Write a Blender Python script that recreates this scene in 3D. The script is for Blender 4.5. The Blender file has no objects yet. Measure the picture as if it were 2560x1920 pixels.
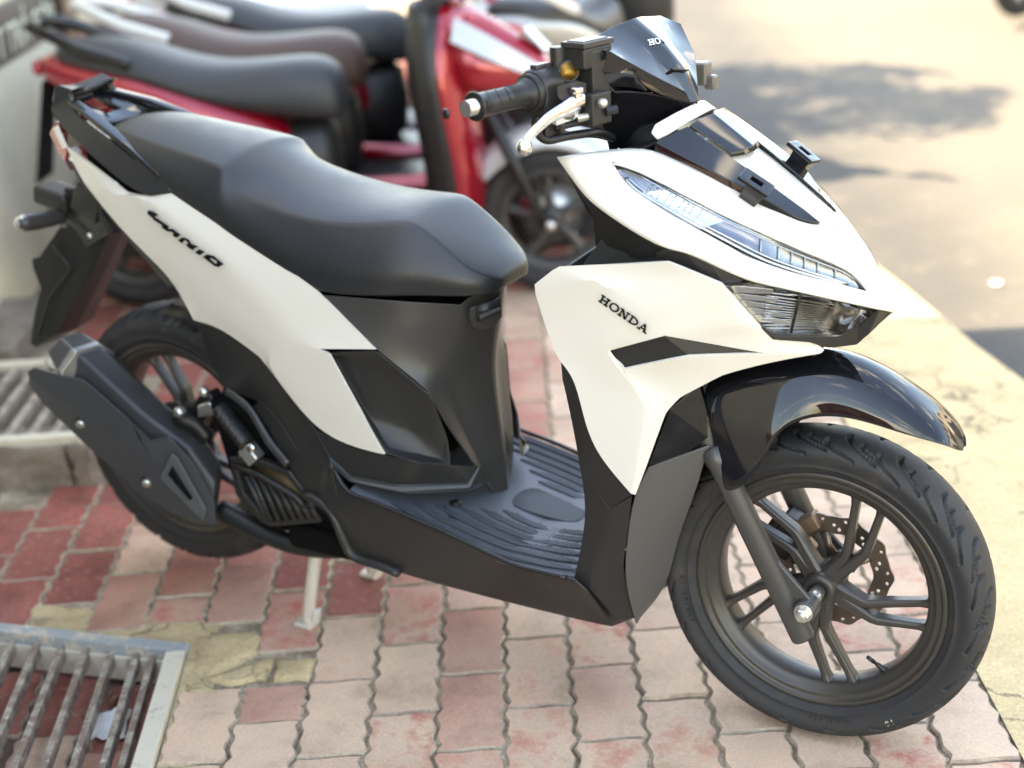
import bpy, bmesh, math, random
from mathutils import Vector, Matrix, noise as mnoise
random.seed(7)
S = bpy.context.scene
COL = S.collection
PI = math.pi
rad = math.radians

# ------------------------------------------------------------------ camera
CAM_POS = Vector((2.0178, -2.0525, 1.4732))
YAW, PITCH, ROLL = -0.5600, 0.3791, -0.0669
FPX = 3913.94                                   # focal length in px of a 2560 px wide frame
_fwd = Vector((math.sin(YAW)*math.cos(PITCH), math.cos(YAW)*math.cos(PITCH), -math.sin(PITCH)))
_rt0 = Vector((math.cos(YAW), -math.sin(YAW), 0)); _up0 = _rt0.cross(_fwd)
_rt = math.cos(ROLL)*_rt0 + math.sin(ROLL)*_up0
_up = -math.sin(ROLL)*_rt0 + math.cos(ROLL)*_up0
cd = bpy.data.cameras.new('camera'); cam = bpy.data.objects.new('camera', cd); COL.objects.link(cam)
cam.matrix_world = Matrix(((_rt.x, _up.x, -_fwd.x, CAM_POS.x), (_rt.y, _up.y, -_fwd.y, CAM_POS.y), (_rt.z, _up.z, -_fwd.z, CAM_POS.z), (0, 0, 0, 1)))
cd.sensor_width = 36; cd.lens = 36*FPX/2560; cd.clip_start = 0.05; cd.clip_end = 500
cd.dof.use_dof = True; cd.dof.focus_distance = 2.33; cd.dof.aperture_fstop = 2.1; cd.dof.aperture_blades = 0
S.camera = cam

# ------------------------------------------------------------------ sky, sun, exposure
SUN_EL, SUN_AZ = rad(50), rad(211.2)              # azimuth of the sun counted from +X towards +Y
w = bpy.data.worlds.new('World'); S.world = w; w.use_nodes = True
wn = w.node_tree.nodes; wl = w.node_tree.links
bg = wn['Background']; bg.inputs['Strength'].default_value = 0.15
sky = wn.new('ShaderNodeTexSky'); sky.sky_type = 'NISHITA'; sky.sun_disc = False
sky.sun_elevation = SUN_EL; sky.sun_rotation = PI/2 - SUN_AZ
sky.dust_density = 0.4; sky.air_density = 1.0; sky.ozone_density = 2.5
# fair-weather clouds over the whole sky
tc = wn.new('ShaderNodeTexCoord'); mp = wn.new('ShaderNodeMapping'); mp.inputs['Scale'].default_value = (2.2, 2.2, 4.5)
nz = wn.new('ShaderNodeTexNoise'); nz.inputs['Scale'].default_value = 1.25; nz.inputs['Detail'].default_value = 7; nz.inputs['Roughness'].default_value = 0.55
cr_ = wn.new('ShaderNodeValToRGB'); cr_.color_ramp.elements[0].position = 0.57; cr_.color_ramp.elements[1].position = 0.76
mx = wn.new('ShaderNodeMix'); mx.data_type = 'RGBA'
mx.inputs['B'].default_value = (11, 10.8, 10.5, 1)
wl.new(tc.outputs['Generated'], mp.inputs['Vector']); wl.new(mp.outputs['Vector'], nz.inputs['Vector'])
wl.new(nz.outputs['Fac'], cr_.inputs['Fac']); wl.new(cr_.outputs['Color'], mx.inputs['Factor'])
wl.new(sky.outputs['Color'], mx.inputs['A']); wl.new(mx.outputs['Result'], bg.inputs['Color'])
sd = bpy.data.lights.new('sun', 'SUN'); sd.energy = 2.6; sd.angle = rad(0.5); sd.color = (1, 0.955, 0.87)
sun = bpy.data.objects.new('sun', sd); COL.objects.link(sun)
sdir = Vector((math.cos(SUN_EL)*math.cos(SUN_AZ), math.cos(SUN_EL)*math.sin(SUN_AZ), math.sin(SUN_EL)))
sun.rotation_euler = sdir.to_track_quat('Z', 'Y').to_euler(); sun.location = sdir*20
vs = S.view_settings
vs.view_transform = 'Standard'; vs.look = 'None'; vs.gamma = 1; vs.use_curve_mapping = False
vs.exposure = 3.0
vs.use_white_balance = True; vs.white_balance_temperature = 9200; vs.white_balance_tint = 11
S.display_settings.display_device = 'sRGB'

# ------------------------------------------------------------------ measuring: a sight line met with a plane of known depth
CR = {0: (0, 0, 2560/2212), 1: (0, 0, 900/2133), 2: (800, 0, 1000/2212), 3: (1300, 200, 1000/2074), 4: (0, 400, 900/2133),
      5: (0, 780, 1000/2212), 6: (700, 650, 1000/1746), 7: (1560, 820, 1000/1595), 8: (1640, 1000, 900/1697),
      9: (1050, 40, 750/2212), 10: (1600, 180, 660/2212), 11: (0, 0, 600/2212), 12: (500, 0, 1000/2212),
      13: (1000, 350, 600/2212), 17: (340, 500, 260/1270), 14: (0, 1400, 1400/2212), 15: (0, 1100, 900/2212), 16: (600, 1400, 1100/2212)}
CAST = rad(26.5); STEER = 0.0747; HUB = Vector((1.277, 0, 0.258))
ST_P = HUB - Vector((math.cos(CAST), 0, math.sin(CAST)))*0.035
ST_M = Matrix.Translation(ST_P) @ Matrix.Rotation(STEER, 4, Vector((-math.sin(CAST), 0, math.cos(CAST)))) @ Matrix.Translation(-ST_P)
ST_I = ST_M.inverted()
def ray(n, x, y):
    a, b, s = CR[n]; px = a + x*s; py = b + y*s
    return _rt*((px-1280)/FPX) + _up*(-(py-960)/FPX) + _fwd
def at(n, x, y, Y=None, Z=None, X=None):
    d = ray(n, x, y)
    if Y is not None: t = (Y-CAM_POS.y)/d.y
    elif Z is not None: t = (Z-CAM_POS.z)/d.z
    else: t = (X-CAM_POS.x)/d.x
    return CAM_POS + d*t
def atS(n, x, y, Y):
    d = ST_I.to_3x3() @ ray(n, x, y); o = ST_I @ CAM_POS
    return o + d*((Y-o.y)/d.y)
def pts(n, lst): return [at(n, *p) for p in lst]
def ptsS(n, lst): return [atS(n, *p) for p in lst]

# ------------------------------------------------------------------ materials
MATS = {}
def mat(name, color, rough=0.5, metal=0.0, coat=0.0, spec=0.5, bump=None, var=None, trans=0.0, emit=None, ior=None, rvar=0.0, coat_rough=0.03):
    """principled material; var = (scale, amount) mottles the colour, bump = (scale, strength), rvar = roughness variation"""
    m = bpy.data.materials.new(name); m.use_nodes = True; MATS[name] = m
    nt = m.node_tree; b = nt.nodes['Principled BSDF']
    b.inputs['Base Color'].default_value = (*color, 1); b.inputs['Roughness'].default_value = rough
    b.inputs['Metallic'].default_value = metal; b.inputs['Coat Weight'].default_value = coat; b.inputs['Coat Roughness'].default_value = coat_rough
    b.inputs['Specular IOR Level'].default_value = spec; b.inputs['Transmission Weight'].default_value = trans
    if ior: b.inputs['IOR'].default_value = ior
    if emit: b.inputs['Emission Color'].default_value = (*color, 1); b.inputs['Emission Strength'].default_value = emit
    geo = None
    if bump or var or rvar:
        geo = nt.nodes.new('ShaderNodeTexCoord')
    if var:
        n = nt.nodes.new('ShaderNodeTexNoise'); n.inputs['Scale'].default_value = var[0]; n.inputs['Detail'].default_value = 6
        nt.links.new(geo.outputs['Object'], n.inputs['Vector'])
        r = nt.nodes.new('ShaderNodeMix'); r.data_type = 'RGBA'; a = var[1]
        r.inputs['A'].default_value = (*[c*(1-a) for c in color], 1); r.inputs['B'].default_value = (*[min(1, c*(1+a)) for c in color], 1)
        nt.links.new(n.outputs['Fac'], r.inputs['Factor']); nt.links.new(r.outputs['Result'], b.inputs['Base Color'])
    if rvar:
        n = nt.nodes.new('ShaderNodeTexNoise'); n.inputs['Scale'].default_value = 14; n.inputs['Detail'].default_value = 8; n.inputs['Roughness'].default_value = 0.65
        nt.links.new(geo.outputs['Object'], n.inputs['Vector'])
        q = nt.nodes.new('ShaderNodeMapRange'); q.inputs['From Min'].default_value = 0.3; q.inputs['From Max'].default_value = 0.75
        q.inputs['To Min'].default_value = max(0.0, rough-rvar); q.inputs['To Max'].default_value = rough+rvar
        nt.links.new(n.outputs['Fac'], q.inputs['Value']); nt.links.new(q.outputs['Result'], b.inputs['Roughness'])
    if bump:
        n = nt.nodes.new('ShaderNodeTexNoise'); n.inputs['Scale'].default_value = bump[0]; n.inputs['Detail'].default_value = 3
        nt.links.new(geo.outputs['Object'], n.inputs['Vector'])
        k = nt.nodes.new('ShaderNodeBump'); k.inputs['Strength'].default_value = bump[1]; k.inputs['Distance'].default_value = 0.001
        nt.links.new(n.outputs['Fac'], k.inputs['Height']); nt.links.new(k.outputs['Normal'], b.inputs['Normal'])
    return m
WHITE = mat('pearl_white_paint', (0.69, 0.65, 0.575), 0.30, coat=1.0, rvar=0.01, coat_rough=0.02)
GLOSS = mat('gloss_black_plastic', (0.008, 0.008, 0.010), 0.05, spec=0.5)
MATTE = mat('matte_black_plastic', (0.021, 0.0202, 0.0197), 0.38, spec=0.42, bump=(900, 0.12), rvar=0.07)
SATIN = mat('satin_grey_plastic', (0.040, 0.038, 0.036), 0.33, spec=0.5, bump=(800, 0.08), rvar=0.06)
FLOORM = mat('floor_plastic', (0.080, 0.090, 0.108), 0.42, spec=0.5, bump=(900, 0.1), rvar=0.05)
STUD = mat('studded_floor_plastic', (0.048, 0.053, 0.064), 0.55, spec=0.35, bump=(700, 0.3))
DARK = mat('hollow_black', (0.004, 0.004, 0.004), 0.8, spec=0.1)
WHEELM = mat('wheel_dark_bronze_paint', (0.064, 0.057, 0.050), 0.34, metal=0.4, spec=0.5, bump=(600, 0.06), rvar=0.05)
FORKM = mat('fork_grey_paint', (0.075, 0.072, 0.068), 0.36, metal=0.35, spec=0.5, bump=(700, 0.07), rvar=0.05)
RUBBER = mat('tyre_rubber', (0.027, 0.027, 0.028), 0.62, spec=0.4, bump=(350, 0.25), rvar=0.1)
STEEL = mat('brushed_steel', (0.68, 0.66, 0.62), 0.34, metal=0.9, rvar=0.08)
CHROME = mat('polished_alloy', (0.80, 0.80, 0.80), 0.10, metal=1.0, rvar=0.04)
DISCM = mat('brake_disc_steel', (0.20, 0.16, 0.13), 0.38, metal=0.9, rvar=0.1)
BRONZE = mat('caliper_bronze', (0.22, 0.14, 0.09), 0.5, metal=0.6, var=(30, 0.4))
MUFF = mat('muffler_grey_paint', (0.046, 0.047, 0.049), 0.42, metal=0.3, bump=(600, 0.1), rvar=0.06)
MUFFL = mat('muffler_shield_plastic', (0.048, 0.049, 0.052), 0.42, bump=(600, 0.1), rvar=0.05)
MUFFG = mat('muffler_end_cap_grey', (0.13, 0.125, 0.12), 0.4, metal=0.6, rvar=0.06)
RED = mat('red_metal_paint', (0.36, 0.008, 0.022), 0.16, metal=0.35, coat=1.0)
REDLENS = mat('red_tail_lens', (0.42, 0.01, 0.012), 0.12, coat=1.0, spec=0.6)
BROWNSEAT = mat('brown_vinyl', (0.085, 0.046, 0.034), 0.5, bump=(300, 0.2))
TANPIPE = mat('tan_vinyl', (0.32, 0.20, 0.10), 0.5)
BLACKSEAT = mat('grey_black_vinyl', (0.030, 0.032, 0.034), 0.46, bump=(300, 0.2))
SILVER = mat('silver_paint', (0.55, 0.55, 0.54), 0.3, metal=0.8, coat=0.5)
PALEPAINT = mat('white_plastic', (0.72, 0.71, 0.68), 0.3, coat=0.5)
BRASS = mat('brass_inside', (0.30, 0.17, 0.04), 0.42, metal=0.9, var=(60, 0.3))
INK = mat('black_emblem', (0.006, 0.006, 0.006), 0.25, spec=0.5)
INKW = mat('white_print', (0.8, 0.8, 0.8), 0.4)
INKY = mat('yellowish_paint_mark', (0.62, 0.58, 0.42), 0.6)
GREYTXT = mat('grey_emboss', (0.045, 0.045, 0.048), 0.4)
GLASS = mat('clear_lens', (0.97, 0.98, 1.0), 0.02, trans=1.0, ior=1.12, coat=0.0, spec=0.5)
REFL = mat('lamp_reflector', (0.62, 0.63, 0.64), 0.16, metal=1.0)
REFLD = mat('lamp_dark_chrome', (0.16, 0.175, 0.20), 0.15, metal=0.85)
ORANGE = mat('amber_plastic', (0.55, 0.16, 0.02), 0.3)
CABLE = mat('black_rubber_hose', (0.010, 0.010, 0.010), 0.42)

# ------------------------------------------------------------------ mesh helpers
def link(name, me, m, parent=None):
    o = bpy.data.objects.new(name, me); COL.objects.link(o)
    if m is not None and not me.materials: me.materials.append(m)
    if parent is not None: o.parent = parent
    return o
def empty(name, loc=(0, 0, 0), rz=0.0, parent=None):
    o = bpy.data.objects.new(name, None); COL.objects.link(o); o.location = loc; o.rotation_euler = (0, 0, rz); o.empty_display_size = 0.05
    if parent: o.parent = parent
    return o
def tag(o, label, cat=None, group=None, kind=None):
    if label: o['label'] = label
    if cat: o['category'] = cat
    if group: o['group'] = group
    if kind: o['kind'] = kind
    return o
def orient(bm, ref):
    """consistent normals; an open sheet is turned towards ref"""
    bmesh.ops.recalc_face_normals(bm, faces=bm.faces)
    if any(len(e.link_faces) == 1 for e in bm.edges):
        s = sum(f.normal.dot(ref - f.calc_center_median())*f.calc_area() for f in bm.faces)
        if s < 0: bmesh.ops.reverse_faces(bm, faces=bm.faces)
def finish(name, bm, m, parent=None, solid=0, bevel=0, bseg=2, bang=12, sub=0, steer=False, smooth=True, orient_to=None, wn=True, soft=None):
    orient(bm, orient_to or CAM_POS)
    if steer: bm.transform(ST_M)
    me = bpy.data.meshes.new(name); bm.to_mesh(me); bm.free()
    if smooth:
        for p in me.polygons: p.use_smooth = True
    o = link(name, me, m, parent)
    if soft: soften(o, *soft); bang = 45
    mods(o, solid, bevel, bseg, bang, sub, wn)
    return o
def soften(o, ang, crease=.75, edge=.9, lev=2):
    """smooth skin that keeps folds sharper than ang degrees as creases"""
    bm = bmesh.new(); bm.from_mesh(o.data); bm.edges.ensure_lookup_table()
    at_ = o.data.attributes.new('crease_edge', 'FLOAT', 'EDGE')
    for e in bm.edges:
        if len(e.link_faces) == 1: at_.data[e.index].value = edge
        elif len(e.link_faces) == 2:
            a = math.degrees(e.calc_face_angle(0))
            if a > ang: at_.data[e.index].value = min(1.0, crease*(.6+.4*min(1, (a-ang)/20)))
    cv_ = o.data.attributes.new('crease_vert', 'FLOAT', 'POINT')
    for v in bm.verts:
        be = [e for e in v.link_edges if len(e.link_faces) == 1]
        if len(be) == 2:
            a = (be[0].other_vert(v).co-v.co); b = (be[1].other_vert(v).co-v.co)
            if a.length > 1e-6 and b.length > 1e-6 and a.angle(b) < rad(138): cv_.data[v.index].value = 1.0
    bm.free()
    d = o.modifiers.new('s', 'SUBSURF'); d.levels = lev; d.render_levels = lev; d.boundary_smooth = 'PRESERVE_CORNERS'
def mods(o, solid, bevel, bseg, bang, sub, wn=True):
    if sub:
        d = o.modifiers.new('s', 'SUBSURF'); d.levels = sub; d.render_levels = sub; d.boundary_smooth = 'PRESERVE_CORNERS'
    if solid:
        d = o.modifiers.new('t', 'SOLIDIFY'); d.thickness = solid; d.offset = -1; d.use_even_offset = False
    if bevel:
        d = o.modifiers.new('b', 'BEVEL'); d.width = bevel; d.segments = bseg; d.limit_method = 'ANGLE'; d.angle_limit = rad(bang); d.use_clamp_overlap = True; d.harden_normals = False
        if wn:
            d = o.modifiers.new('w', 'WEIGHTED_NORMAL'); d.keep_sharp = True
def bm_from(verts, faces, sym=False):
    bm = bmesh.new(); vs_ = [bm.verts.new(v) for v in verts]
    for f in faces:
        try: bm.faces.new([vs_[i] for i in f])
        except ValueError: pass
    if sym:
        mv = [vs_[i] if abs(v[1]) < 1e-6 else bm.verts.new((v[0], -v[1], v[2])) for i, v in enumerate(verts)]
        for f in faces:
            try: bm.faces.new([mv[i] for i in reversed(f)])
            except ValueError: pass
    return bm
def panel(name, verts, faces, m, parent, pair=False, sym=False, **kw):
    """sheet metal / plastic panel from points and faces; pair adds the mirrored twin as its own object, sym mirrors inside the mesh"""
    verts = [Vector(v) for v in verts]
    o = finish(name, bm_from(verts, faces, sym), m, parent, **kw)
    if pair:
        mirror_twin(o, kw.get('steer', False))
    return o
def mirror_twin(o, steer=False):
    me = o.data.copy()
    M = Matrix.Scale(-1, 4, (0, 1, 0))
    me.transform((ST_M @ M @ ST_I) if steer else M); me.flip_normals()
    t = o.copy(); t.data = me; COL.objects.link(t); t.parent = o.parent
    for ch in list(o.children):
        cm = ch.data.copy(); cm.transform((ST_M @ M @ ST_I) if steer else M); cm.flip_normals()
        c2 = ch.copy(); c2.data = cm; COL.objects.link(c2); c2.parent = t
    return t
def poly_prism(bm, outline, thick_vec):
    """outline of points pushed along thick_vec into a closed solid"""
    n = len(outline)
    a = [bm.verts.new(p) for p in outline]; b = [bm.verts.new(Vector(p)+thick_vec) for p in outline]
    bm.faces.new(a); bm.faces.new(list(reversed(b)))
    for i in range(n):
        j = (i+1) % n; bm.faces.new([a[j], a[i], b[i], b[j]])
def prism(name, outline, thick, m, parent, pair=False, **kw):
    bm = bmesh.new(); poly_prism(bm, [Vector(p) for p in outline], Vector(thick))
    o = finish(name, bm, m, parent, **kw)
    if pair: mirror_twin(o, kw.get('steer', False))
    return o
def add_box(bm, c, sx, sy, sz, M=None):
    r = bmesh.ops.create_cube(bm, size=1.0)
    for v in r['verts']:
        v.co = Vector((v.co.x*sx, v.co.y*sy, v.co.z*sz))
        if M: v.co = M @ v.co
        v.co += Vector(c)
    return r['verts']
def frame_of(d):
    d = d.normalized(); a = Vector((0, 0, 1)) if abs(d.z) < 0.9 else Vector((1, 0, 0))
    u = d.cross(a).normalized(); return u, d.cross(u).normalized()
def add_tube(bm, path, radii, n=14, cap=True, flat=1.0, up=None):
    """round tube along a path; radii one number or one per point; flat squashes it across"""
    path = [Vector(p) for p in path]
    if not hasattr(radii, '__len__'): radii = [radii]*len(path)
    rings = []; pu = None
    for i, p in enumerate(path):
        d = (path[min(i+1, len(path)-1)] - path[max(i-1, 0)])
        if pu is None:
            if up is not None:
                u = Vector(up) - d.normalized()*Vector(up).dot(d.normalized()); u.normalize()
            else: u, _ = frame_of(d)
        else:
            u = pu - d.normalized()*pu.dot(d.normalized()); u.normalize()
        pu = u; v = d.normalized().cross(u)
        rings.append([bm.verts.new(p + u*math.cos(2*PI*k/n)*radii[i] + v*math.sin(2*PI*k/n)*radii[i]*flat) for k in range(n)])
    for a, b in zip(rings, rings[1:]):
        for k in range(n): bm.faces.new([a[k], a[(k+1) % n], b[(k+1) % n], b[k]])
    if cap: bm.faces.new(list(reversed(rings[0]))); bm.faces.new(rings[-1])
    return rings
def smooth_path(path, k=6):
    P = [Vector(p) for p in path]; out = []
    for i in range(len(P)-1):
        p0 = P[max(i-1, 0)]; p1 = P[i]; p2 = P[i+1]; p3 = P[min(i+2, len(P)-1)]
        for j in range(k):
            t = j/k; out.append(0.5*((2*p1)+(p2-p0)*t+(2*p0-5*p1+4*p2-p3)*t*t+(3*p1-p0-3*p2+p3)*t**3))
    out.append(P[-1]); return out
def tube(name, path, r, m, parent, n=14, k=0, steer=False, flat=1.0, bevel=0, pair=False, up=None, ref=None):
    bm = bmesh.new()
    if k:
        if hasattr(r, '__len__'):
            rr = []
            for i in range(len(r)-1): rr += [r[i]+(r[i+1]-r[i])*j/k for j in range(k)]
            r = rr+[r[-1]]
        path = smooth_path(path, k)
    add_tube(bm, path, r, n, True, flat, up)
    o = finish(name, bm, m, parent, steer=steer, bevel=bevel, bang=40, wn=bool(bevel))
    flat_caps(o)
    if pair: mirror_twin(o, steer)
    return o
def flat_caps(o):
    for p in o.data.polygons:
        if len(p.vertices) > 6: p.use_smooth = False
def add_lathe(bm, prof, n, axis_pt=(0, 0, 0), closed=False):
    """profile of (radius, y) turned about the Y axis through axis_pt"""
    c = Vector(axis_pt); rings = []
    for r, y in prof:
        rings.append([bm.verts.new(c + Vector((r*math.cos(2*PI*k/n), y, r*math.sin(2*PI*k/n)))) for k in range(n)])
    seq = list(zip(rings, rings[1:])) + ([(rings[-1], rings[0])] if closed else [])
    for a, b in seq:
        for k in range(n): bm.faces.new([a[k], b[k], b[(k+1) % n], a[(k+1) % n]])
    return rings
def lathe(name, prof, n, c, m, parent, steer=False, closed=True, cap=False, bevel=0, ref=None):
    bm = bmesh.new(); rg = add_lathe(bm, prof, n, c, closed)
    if cap:
        bm.faces.new(rg[0]); bm.faces.new(list(reversed(rg[-1])))
    o = finish(name, bm, m, parent, steer=steer, bevel=bevel, bang=30)
    return o
def copy_tree(o, parent=None):
    c = o.copy(); COL.objects.link(c); c.parent = parent
    for ch in o.children: copy_tree(ch, c)
    return c
# ------------------------------------------------------------------ setting: a pavement laid along U (across) and VV (along the street)
GA = 0.5443; UU = Vector((math.cos(GA), math.sin(GA), 0)); VV = Vector((-math.sin(GA), math.cos(GA), 0))
G0 = Vector((0.3228, -0.0718, 0)); PA, PB = 0.11378, 0.22284
def uv(u, v, z=0.0): return UU*u + VV*v + Vector((0, 0, z))
def nodes_of(m): return m.node_tree.nodes, m.node_tree.links, m.node_tree.nodes['Principled BSDF']
def tex_noise(nt, vec, scale, detail=6, rough=0.6):
    n = nt.nodes.new('ShaderNodeTexNoise'); n.inputs['Scale'].default_value = scale; n.inputs['Detail'].default_value = detail; n.inputs['Roughness'].default_value = rough
    nt.links.new(vec, n.inputs['Vector']); return n
def ramp(nt, fac, stops):
    r = nt.nodes.new('ShaderNodeValToRGB'); el = r.color_ramp.elements
    el[0].position, el[0].color = stops[0][0], (*stops[0][1], 1); el[1].position, el[1].color = stops[-1][0], (*stops[-1][1], 1)
    for p_, c_ in stops[1:-1]:
        e = el.new(p_); e.color = (*c_, 1)
    nt.links.new(fac, r.inputs['Fac']); return r
def mixc(nt, fac, a, b, mode='MIX'):
    m_ = nt.nodes.new('ShaderNodeMix'); m_.data_type = 'RGBA'; m_.blend_type = mode
    for k, x in (('Factor', fac), ('A', a), ('B', b)):
        if isinstance(x, (int, float)): m_.inputs[k].default_value = x
        elif isinstance(x, tuple): m_.inputs[k].default_value = (*x, 1)
        else: nt.links.new(x, m_.inputs[k])
    return m_.outputs['Result']
def bumpn(nt, b, h, strength, dist=0.002):
    k = nt.nodes.new('ShaderNodeBump'); k.inputs['Strength'].default_value = strength; k.inputs['Distance'].default_value = dist
    nt.links.new(h, k.inputs['Height']); nt.links.new(k.outputs['Normal'], b.inputs['Normal'])
def math_(nt, op, a, b=None, clamp=False):
    m_ = nt.nodes.new('ShaderNodeMath'); m_.operation = op; m_.use_clamp = clamp
    for i, x in enumerate((a, b)):
        if x is None: continue
        if isinstance(x, (int, float)): m_.inputs[i].default_value = x
        else: nt.links.new(x, m_.inputs[i])
    return m_.outputs[0]
def paver_mat():
    m = mat('clay_paver', (.4, .28, .22), .82, spec=.25); nt = m.node_tree; N, Lk, b = nodes_of(m)
    geo = N.new('ShaderNodeNewGeometry'); oi = N.new('ShaderNodeObjectInfo')
    pos = geo.outputs['Position']
    big = tex_noise(nt, pos, 1.3, 3); mid = tex_noise(nt, pos, 11, 8, .7); fine = tex_noise(nt, pos, 190, 4, .7); spk = tex_noise(nt, pos, 70, 3, .6)
    # older red clay towards the shop side, faded tan towards the kerb
    dt = N.new('ShaderNodeVectorMath'); dt.operation = 'DOT_PRODUCT'; Lk.new(pos, dt.inputs[0]); dt.inputs[1].default_value = tuple(UU*0.9+VV*-0.25)
    f = math_(nt, 'MULTIPLY_ADD', dt.outputs['Value'], 1.15); f.node.inputs[2].default_value = 0.40
    f = math_(nt, 'ADD', f, math_(nt, 'MULTIPLY', math_(nt, 'SUBTRACT', big.outputs['Fac'], .5), 1.0))
    f = math_(nt, 'ADD', f, math_(nt, 'MULTIPLY', math_(nt, 'SUBTRACT', oi.outputs['Random'], .5), 1.15), True)
    base = ramp(nt, f, [(0.0, (.270, .085, .065)), (.30, (.390, .150, .112)), (.55, (.530, .300, .220)), (.8, (.620, .405, .295)), (1.0, (.660, .465, .335))])
    # worn red skin showing through
    red = math_(nt, 'MULTIPLY', math_(nt, 'SUBTRACT', mid.outputs['Fac'], .47), 6.0, True)
    rnd2 = math_(nt, 'FRACT', math_(nt, 'MULTIPLY', oi.outputs['Random'], 7.31))
    red = math_(nt, 'MULTIPLY', red, math_(nt, 'MULTIPLY', math_(nt, 'SUBTRACT', rnd2, .28), 1.3, True), True)
    c_ = mixc(nt, red, base.outputs['Color'], (.42, .095, .075))
    dust = math_(nt, 'MULTIPLY', math_(nt, 'SUBTRACT', spk.outputs['Fac'], .57), 4.0, True)
    c_ = mixc(nt, math_(nt, 'MULTIPLY', dust, .55), c_, (.56, .47, .37))
    hal = ramp(nt, fine.outputs['Fac'], [(.3, (.82, .82, .82)), (.7, (1.12, 1.12, 1.12))])
    c_ = mixc(nt, .8, c_, hal.outputs['Color'], 'MULTIPLY')
    sta = tex_noise(nt, pos, 5.5, 7, .68); stn = ramp(nt, sta.outputs['Fac'], [(.34, (.66, .62, .58)), (.52, (1, 1, 1)), (.70, (1.16, 1.12, 1.06))])
    c_ = mixc(nt, .9, c_, stn.outputs['Color'], 'MULTIPLY')
    gri = tex_noise(nt, pos, 34, 6, .75); grt = math_(nt, 'MULTIPLY', math_(nt, 'SUBTRACT', gri.outputs['Fac'], .60), 7, True)
    c_ = mixc(nt, math_(nt, 'MULTIPLY', grt, .45), c_, (.16, .11, .09))
    # mortar smear and dust near the joints is on the arris only
    Lk.new(c_, b.inputs['Base Color'])
    bumpn(nt, b, math_(nt, 'ADD', math_(nt, 'MULTIPLY', fine.outputs['Fac'], .4), mid.outputs['Fac']), .55, .003)
    return m
def sand_mat():
    m = mat('joint_sand', (.12, .10, .075), .95, spec=.1); nt = m.node_tree; N, Lk, b = nodes_of(m)
    geo = N.new('ShaderNodeNewGeometry'); n1 = tex_noise(nt, geo.outputs['Position'], 9, 8, .7); n2 = tex_noise(nt, geo.outputs['Position'], 160, 3)
    r = ramp(nt, n1.outputs['Fac'], [(.32, (.085, .068, .052)), (.46, (.26, .20, .14)), (.62, (.54, .44, .32))])
    h = ramp(nt, n2.outputs['Fac'], [(.3, (.6, .6, .6)), (.7, (1.25, 1.25, 1.25))])
    Lk.new(mixc(nt, 1.0, r.outputs['Color'], h.outputs['Color'], 'MULTIPLY'), b.inputs['Base Color']); bumpn(nt, b, n2.outputs['Fac'], .8, .004)
    return m
def concrete_mat(name, c0, c1, crack=True, sc=6.0):
    m = mat(name, c0, .88, spec=.25); nt = m.node_tree; N, Lk, b = nodes_of(m)
    geo = N.new('ShaderNodeNewGeometry'); pos = geo.outputs['Position']
    n1 = tex_noise(nt, pos, sc, 9, .68); n2 = tex_noise(nt, pos, 140, 4, .7)
    r = ramp(nt, n1.outputs['Fac'], [(.30, c1), (.62, c0)])
    h = ramp(nt, n2.outputs['Fac'], [(.3, (.74, .74, .74)), (.7, (1.15, 1.15, 1.15))])
    c_ = mixc(nt, .9, r.outputs['Color'], h.outputs['Color'], 'MULTIPLY')
    hh = n2.outputs['Fac']
    if crack:
        wv = N.new('ShaderNodeVectorMath'); wv.operation = 'ADD'
        n3 = tex_noise(nt, pos, 7, 5); sc_ = N.new('ShaderNodeVectorMath'); sc_.operation = 'SCALE'; Lk.new(n3.outputs['Color'], sc_.inputs[0]); sc_.inputs['Scale'].default_value = .16
        Lk.new(pos, wv.inputs[0]); Lk.new(sc_.outputs[0], wv.inputs[1])
        vo = N.new('ShaderNodeTexVoronoi'); vo.feature = 'DISTANCE_TO_EDGE'; vo.inputs['Scale'].default_value = 9; Lk.new(wv.outputs[0], vo.inputs['Vector'])
        ck = math_(nt, 'MULTIPLY', math_(nt, 'SUBTRACT', .030, vo.outputs['Distance']), 45, True)
        ck = math_(nt, 'MULTIPLY', ck, math_(nt, 'MULTIPLY', math_(nt, 'SUBTRACT', tex_noise(nt, pos, 3.2, 2).outputs['Fac'], .46), 8, True))
        c_ = mixc(nt, math_(nt, 'MULTIPLY', ck, .75), c_, (.10, .085, .06))
        hh = math_(nt, 'SUBTRACT', hh, math_(nt, 'MULTIPLY', ck, 1.5))
    Lk.new(c_, b.inputs['Base Color']); bumpn(nt, b, hh, .6, .004)
    return m
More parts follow.
